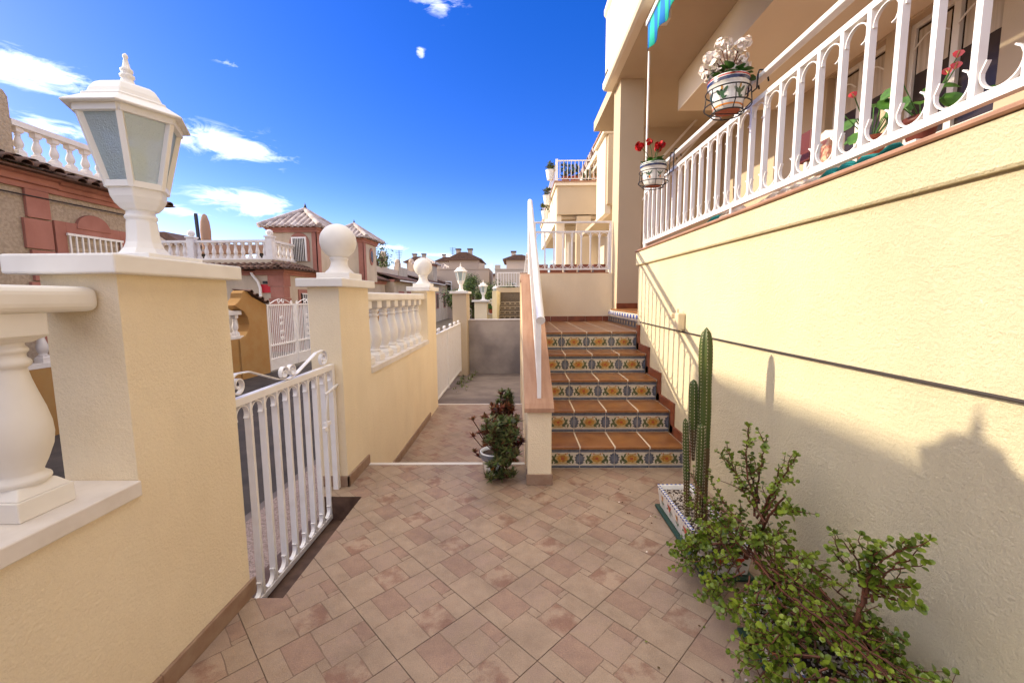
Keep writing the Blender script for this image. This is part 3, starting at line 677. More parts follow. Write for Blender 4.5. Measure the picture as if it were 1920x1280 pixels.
b=MB(); b.box(1.70,1.80,5.20,5.34,4.70,4.92,METALW); b.bar((1.75,5.27,4.72),(1.62,5.33,4.66),.02,.03,METALW); b.build('bracket',t)

# clothes line and its bracket on the wall
pts=[]
for i in range(25):
    u=i/24; y=4.9+(0.55-4.9)*u; pts.append((1.452-.004,y,1.197-.012*math.sin(PI*u)))
b=MB(); b.tube(pts,.0065,ROPE,6); tag(b.build('clothes_line'),'dark cord stretched along the yellow right wall','cord')
t=thing('line_bracket','small ivory plastic line bracket fixed on the right wall above the stairs','bracket',(1.46,3.68,1.28))
b=MB(); b.box(1.40,1.470,3.64,3.72,1.20,1.35,PLASTIC); b.build('body',t,.012); b=MB(); b.box(1.375,1.47,3.72,3.80,1.30,1.345,PLASTIC); b.tube([(1.42,3.70,1.35),(1.42,3.70,1.385)],.012,PLASTIC); b.build('hook',t,.006)

# ------------------------------------------------------------------ planters and plants by the wall
def leafdisc(b,c,n,u,r,l,m,fold=.25):
    # small pointed oval leaf from base c along u, normal n
    v=n.cross(u).normalized(); pts=[]
    for a,w in((0,0),(.25,.72),(.6,1),(.88,.62),(1,0)): pts.append((a,w))
    up=n*(l*.10)
    vs=[c]+[c+u*(l*a)+v*(r*w)+up*(w) for a,w in pts[1:4]]+[c+u*l]+[c+u*(l*a)-v*(r*w)+up*w for a,w in reversed(pts[1:4])]
    mid=[c+u*(l*.3),c+u*(l*.7)]
    vs2=vs+mid
    # vs idx:0 base,1-3 right,4 tip,5-7 left ; 8,9 mid
    b.add(vs2,[(0,1,8),(1,2,9,8),(2,3,9),(3,4,9),(4,5,9),(5,6,9),(6,7,8,9),(7,0,8)],m,True)
def painted(b,fn,cx,cy,spec,d=.0012):
    for (dx,dz,l,w,a,m) in spec:
        aa=rad(a); P=[]
        for j in range(9):
            q=2*PI*j/9; P.append(fn(cx+dx+l*cos(q)*cos(aa)-w*sin(q)*sin(aa),cy+dz+l*cos(q)*sin(aa)+w*sin(q)*cos(aa),d))
        b.add(P,[tuple(range(9))],m)
        d+=.00015
FLOWER=[(0,0,.020,.020,0,RRED),(.018,.008,.014,.010,30,RRED),(-.017,.008,.014,.010,150,RRED),(0,-.017,.012,.012,0,RRED),(0,0,.007,.007,0,RORA),(.035,-.018,.018,.006,-30,PGREEN),(-.035,-.018,.018,.006,210,PGREEN),(.006,-.04,.018,.005,85,PGREEN)]
TULIP=[(0,0,.011,.020,0,RORA),(.010,.008,.007,.016,-20,RYEL),(-.010,.008,.007,.016,20,RYEL),(0,-.035,.004,.02,0,PGREEN),(.016,-.03,.014,.005,50,PGREEN),(-.016,-.03,.014,.005,130,PGREEN)]
def planter(x0,x1,y0,y1,label):
    t=thing('planter',label,'planter',((x0+x1)/2,(y0+y1)/2,0),'painted ceramic troughs along the right wall')
    b=MB(); b.box(x0-.012,x1+.012,y0-.012,y1+.012,.003,.022,DGREEN); b.build('tray',t,.008)
    b=MB(); zb,zt=.022,.172; o=.018; w=.016
    O=[(x0+o,y0+o,zb),(x1-o,y0+o,zb),(x1-o,y1-o,zb),(x0+o,y1-o,zb),(x0,y0,zt),(x1,y0,zt),(x1,y1,zt),(x0,y1,zt)]
    I=[(x0+w,y0+w,zt),(x1-w,y0+w,zt),(x1-w,y1-w,zt),(x0+w,y1-w,zt),(x0+w+o,y0+w+o,zt-.04),(x1-w-o,y0+w+o,zt-.04),(x1-w-o,y1-w-o,zt-.04),(x0+w+o,y1-w-o,zt-.04)]
    b.add(O+I,[(3,2,1,0),(0,1,5,4),(1,2,6,5),(2,3,7,6),(3,0,4,7),(4,5,9,8),(5,6,10,9),(6,7,11,10),(7,4,8,11),(8,9,13,12),(9,10,14,13),(10,11,15,14),(11,8,12,15),(12,13,14,15)],CER)
    b.build('trough',t,.004)
    b=MB(); s=(zt-zb)
    fl=lambda u,v,d:Vector((x0+o*(1-v/s)-d-.0005,y1-u,zb+v))
    ff=lambda u,v,d:Vector((x0+u,y0+o*(1-v/s)-d-.0005,zb+v))
    L=y1-y0; q=.09; i=0
    while q<L-.05:
        painted(b,fl,q,.085,FLOWER if i%2 else TULIP,.0012); q+=.13; i+=1
    q=.02
    while q<L-.02: painted(b,fl,q,s-.012,[(0,0,.014,.006,20,PBLUE)],.001); q+=.034
    for q in(.07,.17): painted(b,ff,q,.085,FLOWER,.0012)
    q=.015
    while q<L-.01:
        b.box(x0+.002,x0+w-.002,y0+q,y0+q+.014,zt+.0005,zt+.0016,PBLUE); b.box(x1-w+.002,x1-.002,y0+q,y0+q+.014,zt+.0005,zt+.0016,PBLUE); q+=.03
    q=.03
    while q<(x1-x0)-.03: b.box(x0+q,x0+q+.014,y1-w+.002,y1-.002,zt+.0005,zt+.0016,PBLUE); b.box(x0+q,x0+q+.014,y0+.002,y0+w-.002,zt+.0005,zt+.0016,PBLUE); q+=.03
    b.build('painted_decoration',t)
    b=MB(); b.box(x0+w+.01,x1-w-.01,y0+w+.01,y1-w-.01,zt-.05,zt-.028,SOIL)
    rr=random.Random(3)
    for i in range(650):
        x=rr.uniform(x0+.03,x1-.03); y=rr.uniform(y0+.03,y1-.03); r=rr.uniform(.004,.0085)
        b.sphere((x,y,zt-.027+rr.uniform(0,.006)),r,GRAVEL,6,4,(1,rr.uniform(.7,1.3),.7))
    b.build('gravel',t)
    return t
planter(.99,1.235,2.06,2.84,'white painted ceramic trough nearest the stairs, holding the tall cacti')
planter(.99,1.235,.95,1.72,'white painted ceramic trough mostly hidden under the sprawling succulent, near the bottom of the view')
# cacti
def cactus(t,x,y,z0,h,r,lean=(0,0),nr=7,seed=1,taper_base=.8,col=CACT):
    rr=random.Random(seed); b=MB(); sp=MB(); N=30; seg=nr*4; vs=[];fs=[]
    def cen(u): return Vector((x+lean[0]*u,y+lean[1]*u,z0+h*u))
    def rad_(u): 
        q=r*(taper_base+(1-taper_base)*min(1,u*2.2)); 
        if u>.9: q*=math.sqrt(max(0.0,1-((u-.9)/.1)**2))*.92+.08
        return q*(1+.035*math.sin(u*23+seed)+.03*math.sin(u*7+seed*2)-(.08 if u<.3 else 0))
    for i in range(N+1):
        u=(i/N)**.85; c=cen(u); R_=rad_(u)
        for k in range(seg):
            a=2*PI*k/seg; q=R_*(.84+.16*cos(a*nr)+.03*cos(2*a*nr)); vs.append(c+Vector((q*cos(a),q*sin(a),0)))
    for i in range(N):
        for k in range(seg): fs.append((i*seg+k,i*seg+(k+1)%seg,(i+1)*seg+(k+1)%seg,(i+1)*seg+k))
    cut=int(N*.34)*seg
    b.add(vs,fs[cut:],col,True); b.add(vs,fs[:cut],CACTB,True); b.add(vs[-seg:],[tuple(range(seg))],col)
    o=b.build('cactus_stem',t)
    n=int(h/.020)
    for i in range(n):
        u=.05+.95*i/n; c=cen(u)
        for k in range(nr):
            a=2*PI*k/nr; R_=rad_(u)*1.0; p=c+Vector((R_*cos(a),R_*sin(a),0)); d=Vector((cos(a),sin(a),0))
            sp.sphere(p,.0030,SPINE,5,3)
            for j in range(4):
                dd=(d+Vector((rr.uniform(-.6,.6),rr.uniform(-.6,.6),rr.uniform(-.5,.6)))).normalized(); l=rr.uniform(.010,.020)
                s=dd.cross(Vector((0,0,1))).normalized()*.0006
                sp.add([p-s,p+s,p+dd*l],[(0,1,2)],SPINE)
    sp.build('spines',o)
t=thing('cactus','group of tall ribbed green column cacti rising from the painted trough beside the stairs','cactus',(1.11,2.45,.14))
cactus(t,1.125,2.42,.135,1.18,.037,(-.015,.02),7,1)
cactus(t,1.072,2.46,.50,.50,.027,(-.012,.01),7,2,.35)
cactus(t,1.045,2.45,.135,.63,.019,(-.03,.01),8,3,.9)
cactus(t,1.085,2.40,.135,.62,.022,(-.005,-.01),7,4,.9)
# sprawling succulent shrub
SH=thing('succulent_shrub','sprawling small leaved green succulent spilling over the trough at the lower right','succulent plant',(1.1,1.6,.15))
sb=MB(); lb=MB(); rr=random.Random(11)
def shoot(p0,p1,r0,lf=1.,sag=.0,leaf_from=.25,jit=.02,branch=0,lsz=.0135):
    p0=Vector(p0);p1=Vector(p1); d=p1-p0; L=d.length; n=max(4,int(L/.021)); pts=[]
    side=d.cross(Vector((rr.uniform(-1,1),rr.uniform(-1,1),rr.uniform(-1,1)))).normalized()*rr.uniform(.0,.10)*L
    for i in range(n+1):
        u=i/n; p=p0+d*u+side*math.sin(PI*u)+Vector((rr.uniform(-1,1),rr.uniform(-1,1),rr.uniform(-1,1)))*jit*.15
        p.z-=sag*math.sin(PI*u*.5)*u
        p.x=min(p.x,1.44); p.z=max(p.z,.03)
        pts.append(p)
    sb.tube(pts,r0,STEM,5,True,r0*.4)
    for i in range(1,n+1):
        u=i/n
        if u<leaf_from or rr.random()>lf: continue
        tg=(pts[i]-pts[i-1]).normalized()
        a=(i%2)*PI/2+rr.uniform(-.3,.3); s=tg.cross(Vector((0,0,1)));
        if s.length<.1: s=Vector((1,0,0))
        s.normalize(); w=s.cross(tg)
        for sg in(-1,1):
            dd=((s*cos(a)+w*sin(a))*sg+tg*.5).normalized(); nn=(tg-dd*tg.dot(dd)).normalized()
            nn=(nn+Vector((rr.uniform(-.3,.3),rr.uniform(-.3,.3),rr.uniform(-.1,.5)))).normalized()
            k=lsz*rr.uniform(.7,1.25)*(1-.35*u*u); base=pts[i]+dd*.002
            dd=(dd-nn*dd.dot(nn)).normalized()
            leafdisc(lb,base,nn,dd,k*.72,k*1.6,LEAF)
    tg=(pts[-1]-pts[-2]).normalized()
    for q in range(3):
        dd=(tg+Vector((rr.uniform(-.6,.6),rr.uniform(-.6,.6),rr.uniform(-.3,.6)))).normalized(); nn=dd.cross(Vector((rr.uniform(-1,1),1,.3))).normalized(); leafdisc(lb,pts[-1],nn,dd,lsz*.5,lsz*1.1,LEAF)
    for k in range(branch):
        i=rr.randint(int(n*.25),n-1)
        dd=(d.normalized()+Vector((rr.uniform(-1,1),rr.uniform(-1,1),rr.uniform(-.5,.9)))*1.0).normalized()
        shoot(pts[i],pts[i]+dd*rr.uniform(.05,.12),r0*.55,lf,0,.05,jit,0,lsz)
# main upright trunk and crown
shoot((1.17,2.02,.16),(1.22,1.93,.50),.013,.15,0,.5,.03,2)
shoot((1.20,2.00,.25),(1.22,1.82,.60),.010,.2,0,.5,.03,2)
for tip in((1.20,2.10,.83),(1.22,1.99,.80),(1.14,2.20,.70),(1.24,1.80,.79),(1.22,1.88,.70),(1.12,2.12,.60),(1.15,2.04,.70),(1.24,1.74,.56)):
    shoot((1.20+rr.uniform(-.03,.03),1.95+rr.uniform(-.06,.06),rr.uniform(.36,.50)),tip,.006,.97,0,.1,.03,4,.017)
for tip in((1.03,2.42,.47),(1.10,2.30,.47),(.99,2.28,.33),(.95,2.20,.22),(.91,2.22,.12),(.92,2.10,.10),(1.02,2.34,.40)):
    shoot((1.13+rr.uniform(-.03,.03),1.98+rr.uniform(-.06,.06),rr.uniform(.22,.36)),tip,.0055,.95,0.02,.2,.03,3,.014)
# right hand crown near the wall
shoot((1.22,1.40,.15),(1.24,1.38,.50),.014,.15,0,.5,.03,2)
for tip in((1.22,1.33,.66),(1.24,1.26,.705),(1.20,1.43,.61),(1.27,1.25,.57),(1.22,1.37,.60),(1.28,1.29,.48),(1.18,1.48,.54),(1.25,1.29,.63)):
    shoot((1.23+rr.uniform(-.02,.02),1.38+rr.uniform(-.03,.03),rr.uniform(.40,.50)),tip,.0055,.95,0,.15,.03,3,.018)
# long arching stems through the mass, roughly along the trough
for i in range(34):
    y=rr.uniform(1.35,2.0); b0=Vector((rr.uniform(1.05,1.24),y,rr.uniform(.22,.38)))
    shoot(b0,(min(1.32,b0.x+rr.uniform(-.05,.12)),b0.y-rr.uniform(.22,.45),rr.uniform(.16,.34)),.0055,.45,-.05,.3,.03,3)
for i in range(54):
    y=rr.uniform(1.0,2.05); b0=Vector((rr.uniform(1.02,1.22),y,rr.uniform(.16,.32)))
    top=.46 if y>1.6 else (.36 if y>1.3 else .27)
    ang=rr.uniform(0,2*PI); l=rr.uniform(.10,.20)
    shoot(b0,(min(1.32,b0.x+cos(ang)*l),b0.y+sin(ang)*l,rr.uniform(.20,top)),.0045,.95,0,.1,.03,3,.0175)
for i in range(36):
    y=rr.uniform(1.1,2.12); shoot((1.03,y,.26),(rr.uniform(.84,.94),y+rr.uniform(-.12,.12),rr.uniform(.05,.24)),.004,.95,rr.uniform(.0,.05),.15,.03,3,.0175)
for i in range(22):
    y=rr.uniform(.95,1.5); shoot((1.2,y,.22),(rr.uniform(1.26,1.34),y+rr.uniform(-.1,.1),rr.uniform(.22,.33)),.004,.95,0,.15,.03,2,.0175)
sb.build('stems',SH); lb.build('leaves',SH)

# round pots beside the stair end
def rosette(b,c,up,n,l,w,m,rr,spread=1.0):
    for i in range(n):
        a=i*2.399; el=rr.uniform(.1,1.25)*spread
        d=Vector((cos(a)*sin(el),sin(a)*sin(el),cos(el))); s=d.cross(Vector((0,0,1)));
        if s.length<.05: s=Vector((1,0,0))
        s.normalize(); nn=s.cross(d).normalized(); ll=l*rr.uniform(.7,1.15)
        pts=[c+d*(ll*u)+Vector((0,0,-1))*(ll*.18*u*u) for u in(0,.35,.7,1)]
        ws=[w*.7,w,w*.6,0.0005]; vs=[]
        for p,q in zip(pts,ws): vs+= [p-s*q,p+nn*(-q*.4),p+s*q]
        fs=[]
        for j in range(3): fs+= [(3*j,3*j+1,3*j+4,3*j+3),(3*j+1,3*j+2,3*j+5,3*j+4)]
        b.add(vs,fs,m,True)
def pot_body(t,cx,cy,z0,r,h,m=CER,foot=.72):
    b=MB(); b.lathe([(r*foot*.9,0),(r*foot,.006),(r*.80,h*.35),(r*.90,h*.68),(r*.94,h*.76),(r*1.02,h*.80),(r*1.04,h*.97),(r*1.02,h),(r*.94,h),(r*.90,h*.85)],(cx,cy,z0),m,36,caps=False)
    b.lathe([(0.001,.001),(r*foot*.9,.0)],(cx,cy,z0),CLAY,36,caps=False)
    b.build('pot',t); b=MB(); b.lathe([(0.001,h*.86),(r*.91,h*.86)],(cx,cy,z0),SOIL,24,caps=False); b.build('soil',t)
def pot_deco(t,cx,cy,z0,r,h,ang,rings,motif,foot=.72):
    b=MB()
    def rad_(z):
        u=z/h
        P=[(0,foot),(.35,.80),(.68,.90),(.76,.94),(.80,1.02),(.97,1.04),(1,1.02)]
        for (a,ra),(c,rc) in zip(P,P[1:]):
            if a<=u<=c: return r*(ra+(rc-ra)*(u-a)/(c-a))
        return r
    for za,zb_,m in rings:
        b.lathe([(rad_(za*h)+.0012,za*h),(rad_((za+zb_)/2*h)+.0014,(za+zb_)/2*h),(rad_(zb_*h)+.0012,zb_*h)],(cx,cy,z0),m,36,caps=False)
    for a0 in ang:
        fn=lambda u,v,d:Vector((cx+(rad_(v)+d)*cos(rad(a0)+u/r),cy+(rad_(v)+d)*sin(rad(a0)+u/r),z0+v))
        painted(b,fn,0,h*.42,motif,.0015)
    b.build('painted_decoration',t)
def bigger(sp,k): return [(a*k,b_*k,c*k,d*k,e,m) for a,b_,c,d,e,m in sp]
rr=random.Random(5)
t=thing('potted_succulent','dark green spiky succulent in a white ceramic pot before the stair end','potted plant',(-.16,3.36,0))
pot_body(t,-.20,3.42,.002,.12,.20); pot_deco(t,-.20,3.42,.002,.125,.20,(-100,-170,-40),[(.80,.97,RBAND),(.70,.74,PBLUE)],bigger(TULIP,1.4))
b=MB(); st=MB()
for i in range(105):
    a=rr.uniform(0,2*PI); rd=rr.uniform(0,.125); z=rr.uniform(-.01,.50)
    c=Vector((-.135+rd*cos(a)*1.15,3.29+rd*sin(a)-.03,z+.02))
    rosette(b,c,None,13,.075,.008,ALOE,rr,1.25); st.tube([(-.15,3.38,.16),(c+Vector((-.02,.02,-.02))),c],.005,STEM,5)
b.build('leaves',t); st.build('stems',t)
t=thing('potted_succulent','reddish brown leafy succulent standing behind the dark green one beside the stair wall','potted plant',(-.12,3.9,-.36))
pot_body(t,-.12,3.95,-.36,.13,.25,CLAY)
b=MB(); st=MB()
for i in range(135):
    a=rr.uniform(0,2*PI); z=rr.uniform(-.08,.60); wd=.185*(1-max(0,(z-.30))/.42)
    rd=wd*math.sqrt(rr.random())
    c=Vector((-.15+rd*cos(a)*1.1+(-.12 if rr.random()<.14 and z<.35 else 0),3.92+rd*sin(a),z))
    m=ALOE if (z>.48 and rr.random()<.8) else (LEAF2 if rr.random()<.03 else ALOER)
    rosette(b,c,None,12,.062,.013,m,rr,1.25); st.tube([(-.12,3.95,-.14),(c.x*.6-.05,3.94,(c.z-.14)/2),c],.005,STEM,5)
b.build('leaves',t); st.build('stems',t)
# weeds by the ramp
b=MB(); 
for i in range(26): rosette(b,Vector((-1.33+rr.uniform(-.1,.22),rr.uniform(8.6,11.2),-.56)),None,9,.12,.01,ALOE,rr,1.1)
tag(b.build('weeds'),'low dark weeds growing at the foot of the double gate','weeds',kind='stuff')

# hanging pots on the terrace rail
def hanging(cx,cy,z0,r,h,label,kind):
    t=thing('hanging_flower_pot',label,'flower pot',(cx,cy,z0))
    pot_body(t,cx,cy,z0,r,h,CER,.68)
    if kind=='w': pot_deco(t,cx,cy,z0,r,h,(-135,-75,170,-20),[(.80,.85,NAVY),(.85,.90,NAVY),(.925,.965,RRED),(.08,.13,RORA)],[(0,.0,.012,.030,15,PGREEN),(.022,.018,.010,.024,-40,PGREEN),(-.024,.012,.010,.024,45,PGREEN),(.0,.035,.007,.014,0,RYEL),(.018,-.02,.016,.006,20,PGREEN)],.68)
    else: pot_deco(t,cx,cy,z0,r,h,(-130,-70,170),[(.80,.90,NAVY),(.93,.965,PGREEN)],[(0,.01,.006,.026,15,PGREEN),(.02,.02,.006,.022,-45,PGREEN),(-.02,.014,.006,.022,50,PGREEN),(.006,-.018,.009,.014,0,RORA),(-.014,-.012,.01,.006,20,NAVY)],.68)
    b=MB()
    ring=lambda rr_,z:[(cx+rr_*cos(2*PI*i/28),cy+rr_*sin(2*PI*i/28),z) for i in range(29)]
    b.tube(ring(r*1.10,z0+h*.62),.004,BLACK,6); b.tube(ring(r*1.16,z0+h*.15),.004,BLACK,6); b.tube(ring(r*.80,z0-.012),.004,BLACK,6)
    for k in range(6):
        a=2*PI*k/6+.4; b.tube([(cx+r*1.10*cos(a),cy+r*1.10*sin(a),z0+h*.62),(cx+r*1.17*cos(a),cy+r*1.17*sin(a),z0+h*.15),(cx+r*.8*cos(a),cy+r*.8*sin(a),z0-.012)],.0035,BLACK,5)
    b.tube([(cx+r*.8*cos(.0),cy,z0-.012),(cx-r*.8,cy,z0-.012)],.0035,BLACK,5)
    for dy in(-.05,.05):
        b.tube([(cx+r*1.05,cy+dy,z0+h*.5),(1.475,cy+dy,z0+h*.62),(1.478,cy+dy,2.84),(1.485,cy+dy,2.865),(1.53,cy+dy,2.868),(1.545,cy+dy,2.80)],.005,BLACK,6)
    b.build('wire_basket',t)
    rr=random.Random(21 if kind=='w' else 9); lf=MB(); fl=MB(); st=MB(); top=Vector((cx,cy,z0+h*.9))
    for i in range(34 if kind=='w' else 44):
        a=rr.uniform(0,2*PI); el=rr.uniform(.5,1.4); d=Vector((cos(a)*sin(el),sin(a)*sin(el),cos(el)))
        l=rr.uniform(.07,.13) if kind=='w' else rr.uniform(.05,.10); p=top+d*l*.8
        nn=(Vector((0,0,1))+Vector((rr.uniform(-.6,.6),rr.uniform(-.6,.6),0))).normalized(); dd=(d-nn*d.dot(nn)).normalized()
        st.tube([top,p],.0018,LEAF2,4); k=rr.uniform(.028,.045)
        leafdisc(lf,p,nn,dd,k*.8,k*1.7,LEAF2)
    lf.build('leaves',t)
    def bloom(c,r_,m,n):
        fl=MB()
        for i in range(n):
            d=Vector((rr.gauss(0,1),rr.gauss(0,1),rr.gauss(0,1))).normalized(); p=c+d*r_*rr.uniform(.55,1)
            for j in range(5):
                a=2*PI*j/5; s=d.cross(Vector((.3,.2,1))).normalized(); w=d.cross(s); u=(s*cos(a)+w*sin(a)+d*.25).normalized()
                k=.019 if kind=='w' else .020
                leafdisc(fl,p,d,u,k*.5,k,m)
        fl.build('flower',t)
    if kind=='w':
        for i in range(27):
            hx=rr.uniform(-.15,.12); hy=rr.uniform(-.08,.12); hz_=rr.uniform(.06,.26)-abs(hx+.02)*.45
            c=top+Vector((hx,hy,hz_)); st.tube([top,top+(c-top)*.5+Vector((0,0,.02)),c],.003,STEM,5); bloom(c,.034,PWHITE,11)
    else:
        for c in((-.135,0,.185),(-.04,.02,.235),(.035,0,.19),(.075,-.01,.20),(.05,.04,.17)):
            c=top+Vector(c); st.tube([top,top+(c-top)*.5+Vector((0,0,.03)),c],.003,LEAF2,5); bloom(c,.038 if c.x<cx-.1 else .027,PRED,34 if c.x<cx-.1 else 16)
    st.build('flower_stems',t)
hanging(1.325,2.76,2.645,.116,.185,'pot of white flowers with red and navy bands, hung on the terrace rail','w')
hanging(1.305,4.12,2.545,.118,.20,'smaller white pot of red geraniums hanging at the far end of the terrace rail','r')

# things on the terrace
def anthurium(cx,cy,z0,label,seed):
    t=thing('potted_anthurium',label,'potted plant',(cx,cy,z0)); rr=random.Random(seed)
    b=MB(); b.lathe([(.042,0),(.058,.09),(.066,.093),(.068,.12),(.06,.12),(.056,.1)],(cx,cy,z0),CLAY if seed==1 else WOODR,24,caps=True); b.build('pot',t)
    lf=MB(); fl=MB(); st=MB(); top=Vector((cx,cy,z0+.10))
    for i in range(11):
        a=i*2.4; el=rr.uniform(.3,1.1); l=rr.uniform(.08,.22); p=top+Vector((cos(a)*sin(el),sin(a)*sin(el),cos(el)))*l
        st.tube([top,p],.003,LEAF2,4); d=Vector((cos(a),sin(a),-.5)).normalized(); nn=Vector((cos(a)*.5-.5,sin(a)*.5-.7,.6)).normalized(); d=(d-nn*d.dot(nn)).normalized()
        k=rr.uniform(.06,.10); leafdisc(lf,p,nn,d,k*.42,k,LEAF2)
    for i in range(3):
        a=rr.uniform(0,6.28); p=top+Vector((cos(a)*.12-.02,sin(a)*.12,rr.uniform(.12,.24))); st.tube([top,p],.003,LEAF2,4); d=Vector((cos(a),sin(a),.2)).normalized(); nn=Vector((-.7,-.8,.35)).normalized(); d=Vector((rr.uniform(-.6,.6),rr.uniform(-.3,.3),1)); d=(d-nn*d.dot(nn)).normalized()
        fl=MB(); leafdisc(fl,p,nn,d,.019,.038,PINKR); fl.tube([p+nn*.002,p+nn*.004+d*.03],.003,RYEL,5); fl.build('flower',t)
    lf.build('leaves',t); st.build('stems',t)
    return t
b=MB(); 
def stand(y,lab):
    t=thing('plant_stand',lab,'stand',(1.80,y,2.04)); b=MB(); b.box(1.72,1.90,y-.09,y+.09,2.15,2.165,METALW); b.build('top',t)
    for sx in(1.73,1.89):
        for sy in(-.08,.08): b=MB(); b.box(sx-.007,sx+.007,y+sy-.007,y+sy+.007,2.04,2.15,METALW); b.build('leg',t)
stand(2.22,'low white stand carrying the anthurium in the brighter clay pot'); stand(1.98,'low white stand under the anthurium in the darker pot nearer the camera')
anthurium(1.80,2.22,2.166,'red anthurium in a clay pot behind the terrace railing, the one farther from the camera',1)
anthurium(1.82,1.98,2.166,'red anthurium in a dark red pot behind the railing, the one nearer the camera',2)
def cloth(name,label,y0,y1,m1,m2,seed):
    rr=random.Random(seed); b=MB(); n=26;vs=[]
    for i in range(n+1):
        y=y0+(y1-y0)*i/n
        for j in range(5):
            x=1.53+j*.045; vs.append((x,y,2.05+.085*math.sin(PI*(j+.6)/4.6)*(.75+.3*math.sin(i*1.9+seed))+.006*rr.random()))
    F=[(i*5+j,i*5+j+1,i*5+j+6,i*5+j+5) for i in range(n) for j in range(4)]
    h=len(F)*45//100; b.add(vs,F[:h],m1,True); b.add(vs,F[h:],m2,True); o=b.build(name); md=o.modifiers.new('s','SOLIDIFY'); md.thickness=.008
    tag(o,label,'cloth')
cloth('crumpled_cloth','crumpled teal and white cloth lying on the terrace edge under the railing',1.85,2.75,TEAL,PWHITE,1)
cloth('crumpled_cloth','small pale and teal cloth heap on the terrace edge farther along the railing',3.05,3.45,PWHITE,TEAL,4)
# low inner white wall items: plaques
b=MB(); b.box(2.18,2.22,3.24,3.36,2.50,2.72,WOODR); o=b.build('wall_lamp_box',None,.008); 
tag(o,'small reddish wooden box on a post behind the terrace railing','box')
t=thing('tile_plaque','small orange painted tile plaque in a pale arched surround behind the railing','plaque',(2.0,2.87,2.3))
b=MB(); b.box(2.00,2.02,2.80,2.94,2.30,2.50,PICO); b.build('painted_tile',t); b=MB(); b.prism([(2.77,2.05),(2.97,2.05),(2.97,2.50),(2.94,2.545),(2.87,2.57),(2.80,2.545),(2.77,2.50)],'x',2.021,2.08,PLASTER_L); b.build('surround',t,.004)
b=MB(); b.box(2.19,2.21,3.285,3.315,2.04,2.50,METALW); tag(b.build('post'),'thin pale post carrying the wooden box on the terrace','post')
# ------------------------------------------------------------------ end wall of the path
t=thing('path_end_wall','stained grey rendered wall closing the far end of the path','wall',(-.5,11.7,-.65))
b=MB(); b.box(-1.36,1.6,11.62,11.82,-.8,.86,GREYWALL); b.build('wall_body',t); b=MB(); b.box(-1.37,1.6,11.60,11.84,.86,.885,SILL); b.build('coping',t,.004)

# ------------------------------------------------------------------ roof tile helper
def tilerow(b,p0,p1,upv,sl,sp,r,m,courses=4,base=True):
    p0=Vector(p0);p1=Vector(p1);upv=Vector(upv).normalized();e=(p1-p0);L=e.length;e.normalize();nrm=e.cross(upv).normalized()
    if nrm.z<0: nrm=-nrm
    n=max(1,int(L/sp))
    if base: b.add([p0,p1,p1+upv*sl,p0+upv*sl],[(0,1,2,3)],m)
    for i in range(n):
        for c in range(courses):
            a=p0+e*(sp*(i+.5)+L-n*sp if False else sp*(i+.5)); s0=sl*c/courses; s1=sl*(c+1)/courses+.02
            A=a+upv*s0+nrm*.012; B=a+upv*s1-nrm*.004; vs=[]
            for P,rr_ in((A,r),(B,r*.86)):
                for k in range(7):
                    q=PI*k/6; vs.append(P+e*(rr_*cos(q))+nrm*(rr_*sin(q)*.8))
            b.add(vs,[(k,k+1,k+8,k+7) for k in range(6)],m,True)
            if c==0:
                vi=[A+e*(r*.8*cos(PI*k/6))+nrm*(r*.8*.8*sin(PI*k/6)) for k in range(7)]
                b.add(vs[:7]+vi,[(k,k+1,k+8,k+7) for k in range(6)],m)
def hiproof(b,x0,x1,y0,y1,z,h,m,sp=.24,r=.09):
    cx,cy=(x0+x1)/2,(y0+y1)/2; A=Vector((cx,cy,z+h)); C=[Vector((x0,y0,z)),Vector((x1,y0,z)),Vector((x1,y1,z)),Vector((x0,y1,z))]
    b.add(C+[A],[(0,1,4),(1,2,4),(2,3,4),(3,0,4),(3,2,1,0)],m)
    for k in range(4):
        a,c=C[k],C[(k+1)%4]; e=(c-a);L=e.length;e.normalize(); mid=(a+c)/2; up=(A-mid);SL=up.length;upn=up.normalized(); nn=e.cross(upn)
        if nn.z<0: nn=-nn
        n=int(L/sp)
        for i in range(n):
            s=(i+.5)*L/n; ln=SL*(1-abs(s-L/2)/(L/2)); 
            if ln<.1: continue
            b.tube([a+e*s+nn*.0,a+e*s+upn*ln],r*.75,m,6)
    for k in range(4):
        b.tube([C[k]+Vector((0,0,.03)),A+Vector((0,0,.05))],r*1.15,m,8)
def balrow(t,p0,p1,z0,h,sp=.24,rail=.09,m=BALW,seg=10,w=.06,k=.85):
    p0=Vector((*p0,0));p1=Vector((*p1,0)); e=p1-p0;L=e.length;e.normalize(); nrm=Vector((-e.y,e.x,0))
    b=MB(); b.bar(p0+Vector((0,0,z0+h-rail/2)),p1+Vector((0,0,z0+h-rail/2)),.17,rail,m); b.build('handrail',t)
    b=MB(); b.bar(p0+Vector((0,0,z0+.03)),p1+Vector((0,0,z0+.03)),.19,.06,m); b.build('base_rail',t)
    n=int(L/sp); f=None
    for i in range(n):
        p=p0+e*((i+.5)*L/n)
        if f is None:
            f=baluster_mb(p.x,p.y,z0+.06,h-.06-rail,m,w,seg,k).build('baluster',t); fp=p
        else: part_copy(f,p-fp)
def pierball(t,x,y,z0,h,w=.12):
    b=MB(); b.box(x-w,x+w,y-w,y+w,z0,z0+h,BALW); b.box(x-w-.03,x+w+.03,y-w-.03,y+w+.03,z0+h,z0+h+.05,BALW); b.sphere((x,y,z0+h+.17),.12,BALW,12,8); b.build('pier',t)

